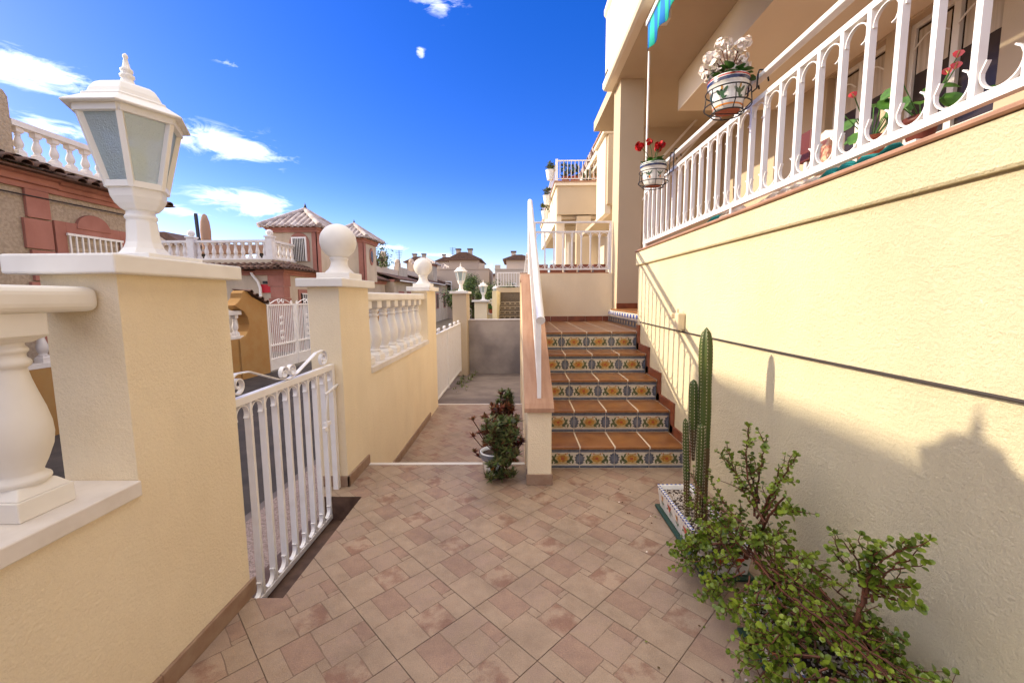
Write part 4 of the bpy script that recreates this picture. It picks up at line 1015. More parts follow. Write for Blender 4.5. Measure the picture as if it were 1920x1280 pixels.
# ------------------------------------------------------------------ house across the street (near left)
A=thing('pink_trimmed_house','beige house with salmon trim and clay tile eave at the left edge','house',(-8.5,4,-.3))
AX=-7.6; AY1=8.72
b=MB(); b.box(-12.5,AX,-7,AY1,-.5,3.22,HRENDER); b.build('wall',A)
b=MB(); b.prism([(AX,3.22),(AX+.05,3.22),(AX+.05,3.30),(AX+.10,3.31),(AX+.10,3.40),(AX+.16,3.42),(AX+.16,3.52),(AX,3.52)],'y',-7,6.95,SALMON)
b.prism([(AX,3.22),(AX+.04,3.22),(AX+.04,3.29),(AX+.08,3.30),(AX+.08,3.37),(AX+.13,3.39),(AX+.13,3.45),(AX,3.45)],'y',6.95,AY1+.08,SALMON)
b.box(-12.5,AX,AY1-.001,AY1+.08,3.22,3.45,SALMON); b.build('cornice',A)
b=MB(); 
for i,(z0,z1) in enumerate([(2.78,3.22),(2.30,2.77),(1.80,2.29),(1.3,1.79),(.8,1.29)]):
    d=.0 if i%2==0 else .10
    b.box(AX,AX+.05,6.45+(.0 if i%2 else .06)-.02,6.82,z0+.008,z1-.002,SALMON); pass
b.build('quoins',A,.006)
b=MB(); b.box(AX-.3,AX+.05,AY1-.36,AY1+.05,-.3,3.218,SALMON); b.build('quoins',A,.006)
b=MB(); tilerow(b,(AX+.34,-7,3.50),(AX+.34,6.98,3.50),(-1,0,.36),.62,.22,.095,ROOFT,3); tilerow(b,(AX+.34,6.98,3.44),(AX+.34,9.1,3.44),(-1,0,.36),.62,.22,.095,ROOFT,3); b.box(AX-.2,AX+.30,-7,9.05,3.45,3.47,ROOFT); b.build('eave_tiles',A)
b=MB(); b.box(-12.5,AX-.18,-7,6.62,3.45,4.52,HRENDER); b.lathe([(.001,0)]*2,(0,0,0),HRENDER,4) if False else None
b.prism([(6.20,4.50),(6.62,4.50),(6.62,4.60),(6.57,4.68),(6.48,4.70),(6.38,4.64),(6.30,4.60),(6.20,4.62)],'x',-8.1,AX-.18,HRENDER)
b.box(-12.5,AX-.20,6.62,9.0,3.45,3.72,HRENDER); b.build('roof_parapet',A,.01)
b=MB(); b.box(-12.3,-8.2,-7,4.65,4.5,5.12,HRENDER); b.build('upper_storey',A)  # out-of-view mass, added and sized to shade the lower right wall
balrow(A,(AX-.28,6.64),(AX-.28,8.95),3.72,.58,.235)
# window with surround, arch and grille
yw0,yw1=7.03,7.98
b=MB(); b.box(AX,AX+.045,6.86,yw0,.9,2.80,SALMON); b.box(AX,AX+.045,yw1,8.14,.9,2.80,SALMON); b.box(AX,AX+.045,yw0,yw1,2.62,2.80,SALMON)
b.prism([(7.5+.30*cos(PI*i/14),2.72+.27*sin(PI*i/14)) for i in range(15)],'x',AX,AX+.06,SALMON); b.build('window_surround',A,.004)
b=MB(); b.box(AX-.04,AX+.01,yw0,yw1,1.1,2.62,SHUTTER); w=b.build('window',A)
b=MB()
for i in range(10): y=yw0+.02+(yw1-yw0-.04)*i/9; b.box(AX+.06,AX+.08,y-.012,y+.012,1.1,2.60,METALW)
b.box(AX+.055,AX+.085,yw0-.02,yw1+.02,2.58,2.62,METALW); b.box(AX+.055,AX+.085,yw0-.02,yw1+.02,1.08,1.11,METALW); b.build('grille',w)

# street side garden fence across the road
t=thing('ochre_garden_wall','ochre garden wall with white baluster panel and curved tile capped pier across the road','wall',(-6.3,5,-.3))
b=MB(); b.box(-6.38,-6.20,-7,9.35,-.5,.62,OCHRE)
# swept pier: concave profile beside balusters
prof=[(9.95,-.5),(9.95,1.36),(9.72,1.50),(9.50,1.62),(9.40,1.66),(9.32,1.64),(9.26,1.56),(9.24,1.46),(9.10,1.38),(9.02,1.30),(9.02,1.22)]
b.prism([(10.15,-.5),(10.15,1.36),(9.62,1.55),(9.48,1.66),(9.36,1.69),(9.28,1.63),(9.25,1.52),(9.12,1.42),(9.00,1.36),(9.30,1.22),(9.42,1.08),(9.46,.92),(9.40,.76),(9.28,.66),(9.1,.60),(9.1,-.5)],'x',-6.42,-6.16,OCHRE)
b.build('wall_body',t,.008)
b=MB(); tilerow(b,(-6.08,9.40,1.68),(-6.08,10.2,1.36),(-1,0,.12),.40,.21,.07,ROOFT,1); b.build('tile_cap',t)
balrow(t,(-6.29,5.0),(-6.29,9.28),.62,.62,.24)
b=MB(); 
for yy in(2.0,4.85): b.box(-6.42,-6.16,yy-.2,yy+.2,.6,1.4,OCHRE); 
b.build('pier',t,.008)
t=thing('street_gate','tall white barred gate with curled top in front of the pink trimmed house beyond','gate',(-6.2,11.3,-.3))
for ya,yb in((10.2,11.5),(11.54,12.8)):
    b=MB(); x=-6.2
    b.box(x-.02,x+.02,ya,ya+.05,-.3,1.36,METAL); b.box(x-.02,x+.02,yb-.05,yb,-.3,1.36,METAL)
    for z in(1.32,.30,-.05): b.box(x-.02,x+.02,ya+.05,yb-.05,z,z+.04,METAL)
    b.box(x-.012,x+.012,ya+.05,yb-.05,-.3,-.05,METAL)
    q=ya+.12
    while q<yb-.06: b.box(x-.01,x+.01,q-.01,q+.01,-.01,1.33,METAL); q+=.085
    ym=(ya+yb)/2
    for sg in(-1,1):
        b.ribbon(spiral((x,ym+sg*.09,1.43),.07,.02,180 if sg>0 else 0,(180-400) if sg>0 else 400,24,Yv,Zv),Xv,.02,.012,METAL)
        b.ribbon([(x,ym+sg*.05,1.50),(x,ym+sg*.28,1.45),(x,ym+sg*.5,1.37)],Xv,.02,.012,METAL); b.ribbon(spiral((x,ym+sg*.53,1.40),.045,.015,90,90+380*sg,18,Yv,Zv),Xv,.02,.012,METAL)
        for zc in(1.0,.84,.62,.46): b.ribbon(spiral((x,ym+sg*.045,zc),.05,.015,180 if sg>0 else 0,(180-330) if sg>0 else 330,16,Yv,Zv),Xv,.025,.012,METAL)
    b.build('gate_leaf',t)
t=thing('ochre_garden_wall','ochre garden wall continuing beyond the tall white street gate','wall',(-6.3,16,-.3))
b=MB(); b.box(-6.40,-6.18,12.85,30,-.9,.95,OCHRE); b.box(-6.44,-6.14,12.85,13.2,-.9,1.45,OCHRE); b.build('wall_body',t); b=MB(); b.box(-6.45,-6.13,13.2,30,.95,1.0,BALW); b.build('coping',t)

# ------------------------------------------------------------------ second house with tile hipped tower
B=thing('towered_house','salmon cornered house with balustraded roof terrace and pale hipped tile tower','house',(-10,18,-.4))
b=MB(); b.box(-17,-8.55,15.2,27,-.9,2.36,HREND2); b.build('wall',B)
b=MB(); b.box(-17,-8.47,15.12,27,2.36,2.45,SALMON); b.box(-17,-8.40,15.05,27,2.45,2.56,SALMON); b.build('cornice',B)
b=MB(); 
for i in range(7): z1=2.36-i*.42; d=.0 if i%2 else .08; b.box(-9.0-d,-8.50,15.15,15.2,z1-.41,z1,SALMON); b.box(-8.549,-8.502,15.2,15.55+d,z1-.41,z1,SALMON)
b.build('quoins',B)
b=MB(); tilerow(b,(-17,14.80,2.56),(-8.2,14.80,2.56),(0,1,.42),.62,.23,.09,ROOFT,2); tilerow(b,(-8.15,14.82,2.56),(-8.15,27,2.56),(-1,0,.42),.62,.23,.09,ROOFT,2); b.box(-17,-8.2,14.85,27,2.545,2.56,ROOFT); b.build('eave_tiles',B)
b=MB(); b.box(-17,-8.95,15.30,27,2.56,2.93,HREND2); b.box(-8.95,-8.9,18.2,19.6,2.5,3.9,HREND2); b.box(-9.4,-8.9,17.9,19.6,2.5,3.95,HREND2); b.build('roof_parapet',B)
balrow(B,(-17,15.45),(-9.15,15.45),2.93,.72,.27,k=.95); balrow(B,(-9.02,15.55),(-9.02,17.8),2.93,.72,.27,k=.95)
for x in(-11.95,-9.05,-15.2): pierball(B,x,15.42,2.93,.80)
TW=thing('roof_tower','pale beige roof tower with arched window and grey pink hipped tile roof','tower',(-9,17.8,2.9))
b=MB(); b.box(-9.95,-8.10,17.0,19.2,2.56,4.28,HREND2); b.build('wall',TW)
b=MB(); b.box(-10.03,-8.02,16.92,19.28,4.15,4.25,SALMON); b.box(-10.08,-7.97,16.87,19.33,4.25,4.34,SALMON); b.box(-8.27,-8.07,16.97,17.0,2.56,4.15,SALMON); b.box(-8.10,-8.07,16.97,17.3,2.56,4.15,SALMON); b.build('trim',TW)
b=MB(); hiproof(b,-10.25,-7.80,16.7,19.5,4.36,.85,ROOFP); b.build('roof',TW)
b=MB(); b.lathe([(.07,0),(.09,.05),(.05,.1),(.07,.14),(.02,.3),(.001,.36)],(-9.02,18.1,5.2),BLACK,10); b.build('finial',TW)
b=MB(); b.prism([(-8.78+.40*cos(PI*i/14),3.72+.42*sin(PI*i/14)) for i in range(15)]+[(-9.18,3.0),(-8.38,3.0)],'y',16.96,17.0,SALMON); b.build('window_surround',TW)
b=MB(); b.box(-9.03,-8.53,16.94,16.97,3.0,3.92,GLASSD); w=b.build('window',TW)
b=MB(); b.box(-9.08,-9.02,16.91,16.96,3.0,3.96,METALW); b.box(-8.54,-8.48,16.91,16.96,3.0,3.96,METALW); b.box(-9.02,-8.54,16.91,16.96,3.90,3.96,METALW)
for i in range(6): x=-8.95+i*.07; b.box(x-.008,x+.008,16.90,16.93,3.0,3.90,METALW)
b.build('frame',w)
TC=thing('roof_tower','second roof tower with an oval window, beyond the arched window tower','tower',(-8.8,22.7,2.6))
b=MB(); b.box(-9.6,-8.0,21.9,23.9,2.4,4.5,HREND2); b.build('wall',TC)
b=MB(); b.box(-9.68,-7.92,21.82,23.98,4.38,4.5,SALMON); b.box(-9.72,-7.88,21.78,24.02,4.5,4.6,SALMON); b.box(-8.25,-7.97,21.87,21.9,2.4,4.4,SALMON); b.box(-8.0,-7.96,21.87,22.2,2.4,4.4,SALMON); b.build('trim',TC)
b=MB(); hiproof(b,-9.95,-7.65,21.5,24.3,4.62,.80,ROOFP); b.build('roof',TC)
b=MB(); b.lathe([(.07,0),(.09,.05),(.05,.1),(.07,.14),(.02,.3),(.001,.36)],(-8.8,22.9,5.38),BLACK,10); b.build('finial',TC)
b=MB(); b.prism([(23.05+.26*cos(2*PI*i/20),3.75+.46*sin(2*PI*i/20)) for i in range(20)],'x',-8.0,-7.955,SALMON); b.build('window_surround',TC)
b=MB(); b.prism([(23.05+.15*cos(2*PI*i/20),3.75+.32*sin(2*PI*i/20)) for i in range(20)],'x',-7.955,-7.94,GLASSD); b.build('window',TC)
# alarm plate, downspout, door surround
t=thing('alarm_plate','small red alarm plate on the house wall beside the salmon corner','sign',(-9.3,15.18,1.9)); b=MB(); b.box(-9.38,-8.98,15.165,15.195,1.72,2.02,REDSIGN); b.build('plate',t); b=MB(); b.box(-9.27,-9.12,15.15,15.195,2.05,2.14,BLACK); b.build('siren',t)
b=MB(); b.box(-9.85,-9.45,15.05,15.18,2.50,2.60,METALW); b.tube([(-9.65,15.1,2.5),(-9.6,15.1,2.38),(-9.42,15.12,2.12),(-9.35,15.12,1.9),(-9.35,15.12,-.3)],.05,METALW,8); b.build('downspout',B)
b=MB(); b.box(-8.55,-8.51,16.2,18.2,-.5,1.85,SALMON); b.box(-8.52,-8.48,16.35,18.05,-.5,1.70,GLASSD)
for i in range(12): y=16.4+i*.145; b.box(-8.46,-8.44,y-.015,y+.015,-.5,1.68,METALW)
for z in(.5,1.66): b.box(-8.47,-8.43,16.35,18.05,z,z+.05,METALW)
b.build('barred_window',B)
# things on the far roof terrace
t=thing('closed_parasol','closed brown parasol standing on the far roof terrace','parasol',(-11.6,16.2,2.93)); b=MB(); b.lathe([(.13,.55),(.17,.9),(.18,1.25),(.15,1.6),(.08,1.85),(.02,1.9)],(-12.28,16.6,2.93),SHADE,10); b.build('canopy',t); b=MB(); b.tube([(-12.28,16.6,2.93),(-12.28,16.6,4.2)],.03,METALW); b.build('pole',t)
b=MB(); b.bar((-12.55,16.6,2.93),(-12.62,16.6,4.85),.09,.09,BLACK,(0,1,0)); tag(b.build('black_pole'),'black pole standing beside the closed parasol','pole')
t=thing('terrace_bench','dark bench visible between balusters of the far roof terrace','bench',(-11,16,2.93))
b=MB(); b.box(-12.3,-9.8,16.1,16.5,3.25,3.32,SHADE); b.build('seat',t); b=MB(); b.box(-12.3,-9.8,16.5,16.55,3.32,3.62,SHADE); b.build('backrest',t)
for x in(-12.2,-9.9): b=MB(); b.box(x-.03,x+.03,16.15,16.45,2.93,3.25,BLACK); b.build('leg',t)
t=thing('small_far_house','low distant house with white gable and clay roof seen over the balustrade','house',(-19,25,0))
b=MB(); b.box(-21.6,-17.5,22,27,-.9,4.35,FARB); b.build('wall',t); b=MB(); b.prism([(-21.8,4.35),(-17.3,4.35),(-18.3,5.0),(-20.6,5.0)],'y',21.8,27.2,ROOFT); b.build('roof',t); b=MB(); b.prism([(-21.2,4.3),(-17.9,4.3),(-18.6,4.8),(-20.4,4.8)],'y',21.7,21.8,FARB); b.build('gable',t)

# row of houses receding
def rowhouse(y0,y1,zr,label,seed,x1=-8.0,tower=True):
    rr=random.Random(seed); t=thing('row_house',label,'house',(-10,(y0+y1)/2,-.5),'terraced houses receding along the left side of the road')
    b=MB(); b.box(-16,x1,y0,y1,-.9,zr,HREND2 if seed%2 else FARB); b.build('wall',t)
    b=MB(); b.box(-16,x1+.06,y0-.02,y1+.02,zr,zr+.15,SALMON); b.build('cornice',t)
    b=MB(); b.add([(x1+.45,y0,zr+.12),(x1+.45,y1,zr+.12),(x1-1.2,y1,zr+.62),(x1-1.2,y0,zr+.62)],[(0,1,2,3)],ROOFT); b.box(x1-1.2,x1+.42,y0,y1,zr+.05,zr+.11,ROOFT); b.box(x1+.40,x1+.48,y0,y1,zr+.02,zr+.10,METALW)
    tilerow(b,(x1+.45,y0,zr+.13),(x1+.45,y1,zr+.13),(-1,0,.303),1.7,.25,.07,ROOFT,1,False); b.build('roof',t)
    b=MB(); b.box(-16,x1-1.2,y0,y1,zr+.15,zr+1.05,FARB); b.box(x1-1.3,x1-1.15,y1-2.6,y1,zr+.5,zr+1.35,HREND2); b.build('parapet',t)
    if tower:
        yc=y1-2.0; b=MB(); b.box(x1-1.9,x1-.2,yc-1,yc+1,zr+.3,zr+2.0,HREND2); b.box(x1-1.95,x1-.15,yc-1.05,yc+1.05,zr+1.85,zr+2.0,SALMON); b.build('tower',t)
        b=MB(); hiproof(b,x1-2.2,x1+.1,yc-1.3,yc+1.3,zr+2.02,.6,ROOFP,.35,.1); b.build('tower_roof',t)
    for i in range(3):
        y=y0+1.2+i*(y1-y0-1.5)/3; b=MB(); b.box(x1,x1+.03,y-.15,y+1.15,.4,1.95,SALMON); b.box(x1+.03,x1+.04,y,y+1.0,.5,1.8,GLASSD); b.build('window',t)
    for i in range(2):
        b=MB(); b.box(x1-3-i*1.4,x1-2.5-i*1.4,y1-1.5,y1-1,zr+1,zr+2.3,FARA); b.sphere((x1-2.75-i*1.4,y1-1.25,zr+2.42),.28,FARA,8,6); b.build('chimney',t)
rowhouse(27.1,35,2.55,'row house with brown tiled lean to roof directly beyond the oval window tower',1,tower=False)
rowhouse(35.1,44,2.75,'row house with small hipped tower, next beyond the brown lean to roof',3)
rowhouse(44.1,54,2.9,'farthest row house on the left of the road',5)

# distant apartment houses
def farhouse(x0,x1,y0,y1,z1,label,m,roofh=.9,ch=2,win=((.3,.6),),stepped=True):
    t=thing('distant_house',label,'house',((x0+x1)/2,y0,-.9)); W=x1-x0
    b=MB(); b.box(x0,x1,y0,y1,-1,z1,m); b.build('wall',t)
    b=MB(); xa,xb=x0+W*.25,x1-W*.2; b.box(xa,xb,y0+1,y1,z1,z1+1.0,m); b.build('upper_storey',t)
    b=MB(); b.prism([(xa-.4,z1+1.0),(xb+.4,z1+1.0),(xb+.4,z1+1.1),((xa+xb)/2+.4,z1+1.0+roofh),((xa+xb)/2-.4,z1+1.0+roofh),(xa-.4,z1+1.1)],'y',y0+.6,y1,ROOFT); b.build('roof',t)
    for i in range(ch):
        x=(xa+xb)/2+(-.5+i)*W*.22; b=MB(); b.box(x-.25,x+.25,y0+1.5,y0+2,z1+.8,z1+1.0+roofh+.35,m); b.box(x-.32,x+.32,y0+1.43,y0+2.07,z1+1.0+roofh+.35,z1+1.0+roofh+.5,ROOFT); b.build('chimney',t)
    if stepped:
        b=MB(); b.box(x1-W*.18,x1-W*.08,y0-.05,y0+.4,z1,z1+.55,m); b.box(x0,x0+W*.12,y0-.05,y0+.4,z1,z1+.4,m); b.box(x0-.05,x1+.05,y0-.08,y0,z1-.12,z1,m); b.build('parapet',t)
    for fx,fz in win:
        b=MB(); x=x0+W*fx; b.box(x,x+W*.12,y0-.04,y0,z1*fz,z1*fz+1.2,METALW); f=b.build('window',t); g=MB(); g.box(x+.12,x+W*.12-.12,y0-.06,y0-.04,z1*fz+.12,z1*fz+1.08,GLASSD); g.build('pane',f)
farhouse(-9.5,-3.2,48,56,4.8,'large beige apartment house with two chimneys behind the small lantern',FARA,.9,2,((.06,.45),(.2,.45),(.55,.3)))
farhouse(-2.4,2.5,46,54,4.6,'distant cream house with a brown hipped roof above the neighbour stairs',FARB,.55,1,((.35,.4),(.6,.4)))
farhouse(-4.6,-1.4,60,66,3.6,'pale low distant house between the tree and the hipped roof house',FARB,.3,0,((.2,.5),),False)
farhouse(-17,-11,58,66,5.4,'distant grey beige house with chimneys behind the row houses',FARA,.8,2,((.5,.5),))

farhouse(-14,-8.5,66,72,6.2,'tall distant house with roof terrace just left of the small lantern',FARB,.7,1,((.3,.5),(.7,.5)))
farhouse(-30,-22,60,68,6.0,'distant beige house low behind the two roof towers',FARA,.8,2,((.3,.5),))
for x,y,z,lab in((-10.6,31,3.6,'thin tv aerial on the row house roof beyond the oval window tower'),(-7.6,50,5.8,'thin tv aerial on the large apartment house roof'),(-11.2,40,4.4,'thin tv aerial on the hipped tower row house')):
    b=MB(); b.tube([(x,y,z-1),(x,y,z+1.6)],.03,BLACK,5)
    for i in range(5): b.tube([(x-.35+.04*i,y,z+1.5-.16*i),(x+.35-.04*i,y,z+1.5-.16*i)],.015,BLACK,4)
    tag(b.build('tv_aerial'),lab,'aerial')
b=MB(); b.tube([(-7.55,-2,3.12),(-7.54,3,3.08),(-7.55,8.7,3.13)],.012,ROPE,5); b.build('facade_cable',A)
rr=random.Random(77); b=MB()
for i in range(34):
    x=rr.uniform(.55,1.0)+(.3 if rr.random()<.2 else 0); y=rr.uniform(1.2,3.2); a=rr.uniform(0,6.28)
    x=min(x,.97)
    leafdisc(b,Vector((x,y,.004)),Vector((rr.uniform(-.2,.2),rr.uniform(-.2,.2),1)).normalized(),Vector((cos(a),sin(a),.1)).normalized(),.005,.013,[LEAF,STEM,CACTB,PWHITE][i%4])
tag(b.build('fallen_leaves'),'few tiny fallen leaves and specks on the tiles beside the troughs','leaves',kind='stuff')
# tree beyond the path end
def tree(x,y,z0,h,rx,ry,label,seed,n=5200,ls=.14):
    t=thing('leafy_tree',label,'tree',(x,y,z0)); rr=random.Random(seed)
    b=MB(); b.tube([(x,y,z0),(x+.1,y,z0+h*.3),(x,y,z0+h*.55)],.22,BARK,8,True,.1)
    cl=[]
    for i in range(26):
        a=rr.uniform(0,2*PI); q=math.sqrt(rr.random()); c=Vector((x+rx*q*cos(a),y+ry*q*sin(a),z0+h*(.30+.58*rr.random()*(1.05-.45*q)))); cl.append((c,rr.uniform(.45,.85)))
        b.tube([(x,y,z0+h*.35),(x+(c.x-x)*.5,y+(c.y-y)*.5,z0+h*.45),c],.07,BARK,5,True,.02)
    b.build('trunk',t); f=MB()
    for i in range(n):
        c,r=rr.choice(cl); d=Vector((rr.gauss(0,1),rr.gauss(0,1),rr.gauss(0,1))).normalized(); p=c+d*r*rr.random()**.4
        nn=(d+Vector((0,0,.6))).normalized(); u=nn.cross(Vector((rr.uniform(-1,1),rr.uniform(-1,1),rr.uniform(-1,1)))).normalized(); v=nn.cross(u); s=ls*rr.uniform(.6,1.3)
        f.add([p-u*s*.5,p-v*s*.3,p+u*s*.5,p+v*s*.3],[(0,1,2,3)],TREEL if rr.random()<.7 else TREED)
    f.build('crown',t)
tree(-3.3,31,-.9,4.6,2.0,1.7,'round green tree beyond the far lantern',3,9000,.13)
tree(-1.6,36,-.9,4.3,1.8,1.5,'green tree partly hidden behind the neighbour stair wall',4,6000,.14)
tree(-9.8,29,3.0,2.6,1.0,1.0,'thin dark palm like foliage behind the oval window tower',8,700,.16)

# ------------------------------------------------------------------ neighbour plots beyond the end wall
t=thing('neighbour_staircase','far neighbour staircase with brown relief tile risers under a white railing','staircase',(-.3,18,-.5))
b=MB()
for k in range(9):
    b.box(-.80,.16,16.6+k*.36,16.6+(k+1)*.36+.01,-.5,-.3+k*.2,BRTILE)
    for i in range(4): b.box(-.78+i*.235,-.57+i*.235,16.588+k*.36,16.60+k*.36,-.28+(k-1)*.2+.02,-.30+k*.2-.03,WGROUT); b.box(-.76+i*.235,-.59+i*.235,16.580+k*.36,16.59+k*.36,-.26+(k-1)*.2+.02,-.32+k*.2-.03,BRTILE)
b.build('steps',t)
b=MB(); b.box(-.98,-.80,16.4,20.0,-.6,1.75,STUCCO_W); b.box(.16,.42,14.0,20.0,-.6,1.9,STUCCO_W); b.build('side_wall',t)
b=MB(); b.box(-.98,.5,19.9,20.2,1.72,1.95,PLASTER); b.box(-.8,.16,19.95,20.2,1.3,1.72,BRTILE); b.build('landing_beam',t)
t=thing('neighbour_railing','far white railing on the neighbour balcony above the brown stairs','railing',(-.3,19.9,1.95))
b=MB(); b.box(-.95,.25,19.85,19.89,2.62,2.66,METAL); b.box(-.95,.25,19.85,19.89,2.02,2.05,METAL); b.box(-.95,-.91,19.84,19.90,1.95,2.66,METAL); b.build('frame',t)
for i in range(9): b=MB(); b.box(-.90+i*.125,-.88+i*.125,19.86,19.88,2.05,2.62,METAL); b.build('baluster',t)
t=thing('neighbour_handrail','white sloped handrail of the neighbour stairs, seen behind the stair coping','handrail',(.3,16,1.9))
b=MB(); b.tube([(.28,14.6,2.05),(.28,11.9,2.75)],.035,METAL); b.tube([(.28,14.6,1.85),(.28,11.9,2.55)],.02,METAL)
b=MB(); b.bar((.22,15.2,2.02),(.30,12.2,2.75),.05,.05,METAL); b.bar((.22,15.2,1.9),(.30,12.2,2.6),.03,.03,METAL)
for i in range(8): u=i/8; b.box(.21+.08*u,.23+.08*u,15.2-3*u-.01,15.2-3*u+.01,1.7,2.0+.72*u,METAL)
b.build('bars',t)
t=thing('boundary_pillar','cream pillar of the neighbour plot carrying a white lantern, beyond the grey end wall','pillar',(-1.6,18,-.5),GP)
b=MB(); b.box(-1.85,-1.30,18.0,18.6,-.6,1.30,STUCCO); b.build('shaft',t,.01); b=MB(); b.box(-1.95,-1.20,17.9,18.7,1.30,1.38,WHITE); b.build('cap',t,.01)
lantern(-1.48,18.3,1.38,'small white lantern on the neighbour pillar in front of the tree',1.1)
t=thing('neighbour_wall','cream neighbour wall with pots between the lantern pillar and stairs','wall',(-1.1,18.3,-.5))
b=MB(); b.box(-1.30,-.98,18.2,18.5,-.6,.75,STUCCO_W); b.box(-1.30,-.98,18.15,18.55,.75,.80,WHITE); b.build('wall_body',t)
b=MB(); b.box(-1.30,-.98,18.2,18.5,1.22,1.30,WHITE); b.build('rail',t)
b=MB(); b.lathe([(.07,0),(.10,.16),(.11,.18)],(-1.14,18.2,.80),CLAY,12); b.sphere((-1.14,18.2,1.05),.09,LEAF2,8,6); tag(b.build('small_clay_pot'),'tiny clay pot on the neighbour wall beside the far stairs','flower pot')
lantern(-1.25,24.5,1.4,'half hidden tiny white lantern beyond the neighbour stair wall',1.1)
t=thing('boundary_pillar','pillar under the half hidden farthest lantern',"pillar",(-1.25,24.5,-.5),GP); b=MB(); b.box(-1.5,-1.0,24.2,24.8,-.9,1.34,STUCCO); b.build('shaft',t); b=MB(); b.box(-1.56,-.94,24.14,24.86,1.34,1.40,WHITE); b.build('cap',t)

# next terraced houses on the right, beyond the column
N=thing('neighbour_house','cream neighbour house beyond the column with stacked balconies and tiled roof edge','house',(4,12,0))
b=MB(); b.box(.052,3.2,7.50,8.2,1.8,1.93,COPE_R); b.box(.30,3.2,7.50,11.5,-.5,1.80,PLASTER); b.build('terrace_slab',N)
b=MB(); b.box(3.2,7,9.2,30,-.5,7.0,PLASTER_L); b.build('main_wall',N)
b=MB(); b.box(2.12,3.3,10.0,10.12,3.65,5.22,PLASTER); b.box(2.08,2.22,10.12,11.15,3.45,5.22,PLASTER_L); b.box(2.22,3.3,10.125,14.6,3.55,3.648,PLASTER); b.prism([(10.0-.02,5.22),(11.17,5.22),(11.17,5.30),(9.95,5.30)],'x',2.0,3.3,PLASTER_L); b.box(1.97,3.3,9.92,11.2,5.30,5.34,COPE_R); b.build('side_balcony',N)  # shade put into the dark plaster front, sunlight into the light left side
b=MB(); b.box(1.42,3.3,14.9,15.05,4.35,5.32,PLASTER); b.box(1.40,1.58,15.05,24,4.15,5.32,PLASTER_L); b.box(1.58,3.3,15.055,24,4.22,4.33,PLASTER); b.box(1.33,3.3,14.83,24,5.32,5.42,PLASTER_L); b.box(1.30,3.3,14.80,24,5.42,5.47,COPE_R); b.build('upper_balcony',N)  # front painted darker as shaded, left side lighter as sunlit
b=MB(); b.box(1.42,1.72,15.3,15.7,1.2,4.2,PLASTER_L); b.box(2.1,2.6,14.9,15.3,1.2,4.3,PLASTER); b.build('column',N)
b=MB(); b.box(1.9,3.4,16.5,16.7,1.2,4.3,PLASTER_L); b.build('back_wall',N)
b=MB(); b.box(2.0,2.15,16.42,16.5,2.2,3.6,METALW); f=b.build('window',N); g=MB(); g.box(2.15,2.6,16.45,16.49,2.2,3.6,CURT); g.build('pane',f)
b=MB(); 
for i in range(5): b.box(.35+i*.26,.56+i*.26,7.62,7.85,1.93,2.08,COTTO_D)
tag(b.build('planter_boxes',N),'row of dark red tiles behind the landing railing')
# tiled roof verge of the neighbour, stepped against the sky
b=MB(); y=13.0
for i in range(26):
    yy=12.6+i*.30; z=7.0
for i in range(44):
    yy=11.6+i*.26; b.tube([(2.55,yy,6.35),(3.6,yy,6.75)],.10,ROOFP if i%3 else ROOFT,6)
b.box(2.62,3.6,11.5,23.0,6.10,6.30,PLASTER_L); b.box(2.75,3.3,11.5,23.0,5.95,6.10,PLASTER_L); b.build('roof_verge',N)
t=thing('balcony_railing','small white railing around the neighbour upper balcony with potted plants','railing',(2,15,5.47))
b=MB(); b.box(1.38,3.2,14.93,14.97,6.15,6.19,METAL); b.box(1.38,1.42,14.97,23,6.15,6.19,METAL); b.box(1.38,3.2,14.94,14.96,5.55,5.58,METAL); b.box(1.36,1.44,14.90,15.0,5.47,6.22,METAL); b.build('frame',t)
for i in range(13): b=MB(); b.box(1.5+i*.13,1.52+i*.13,14.94,14.96,5.56,6.16,METAL); b.build('baluster',t)
for i in range(24): b=MB(); b.box(1.39,1.41,15.1+i*.3,15.12+i*.3,5.5,6.16,METAL); b.build('baluster',t)
for i,(y,z,lab) in enumerate(((15.3,5.62,'highest of the three small white pots hung on the neighbour balcony edge'),(16.8,5.1,'middle of the three small white pots hung on the neighbour balcony edge'),(18.0,4.75,'lowest of the three small white pots hung on the neighbour balcony edge'))):
    t=thing('hanging_flower_pot',lab,'flower pot',(1.25,y,z),'small pots on the neighbour balcony')
    b=MB(); b.lathe([(.11,0),(.16,.30),(.17,.34)],(1.20,y,z),CER,14); b.lathe([(.112,.02),(.125,.10)],(1.20,y,z),CLAY,14,caps=False); b.build('pot',t)
    b=MB(); r3=random.Random(i); 
    for k in range(16): rosette(b,Vector((1.20+r3.uniform(-.14,.14),y+r3.uniform(-.14,.14),z+.36+r3.uniform(0,.22))),None,10,.16,.02,ALOE,r3,1.2)
    b.build('leaves',t); b=MB(); b.tube([(1.35,y,z+.3),(1.42,y,z+.4)],.02,BLACK,5); b.build('hook',t)
t=thing('potted_cactus','tall green cactus in a pot on the neighbour upper balcony','cactus',(2.55,15.6,5.47)); b=MB()
for dx in(-.12,0,.12): b.tube([(2.55+dx,15.6,5.47),(2.55+dx,15.6,6.05+dx)],.05,CACT,8)
b.build('cactus_stem',t); b=MB(); b.lathe([(.12,0),(.16,.2)],(2.55,15.6,5.40),CLAY,12); b.build('pot',t)
rp=random.Random(31)
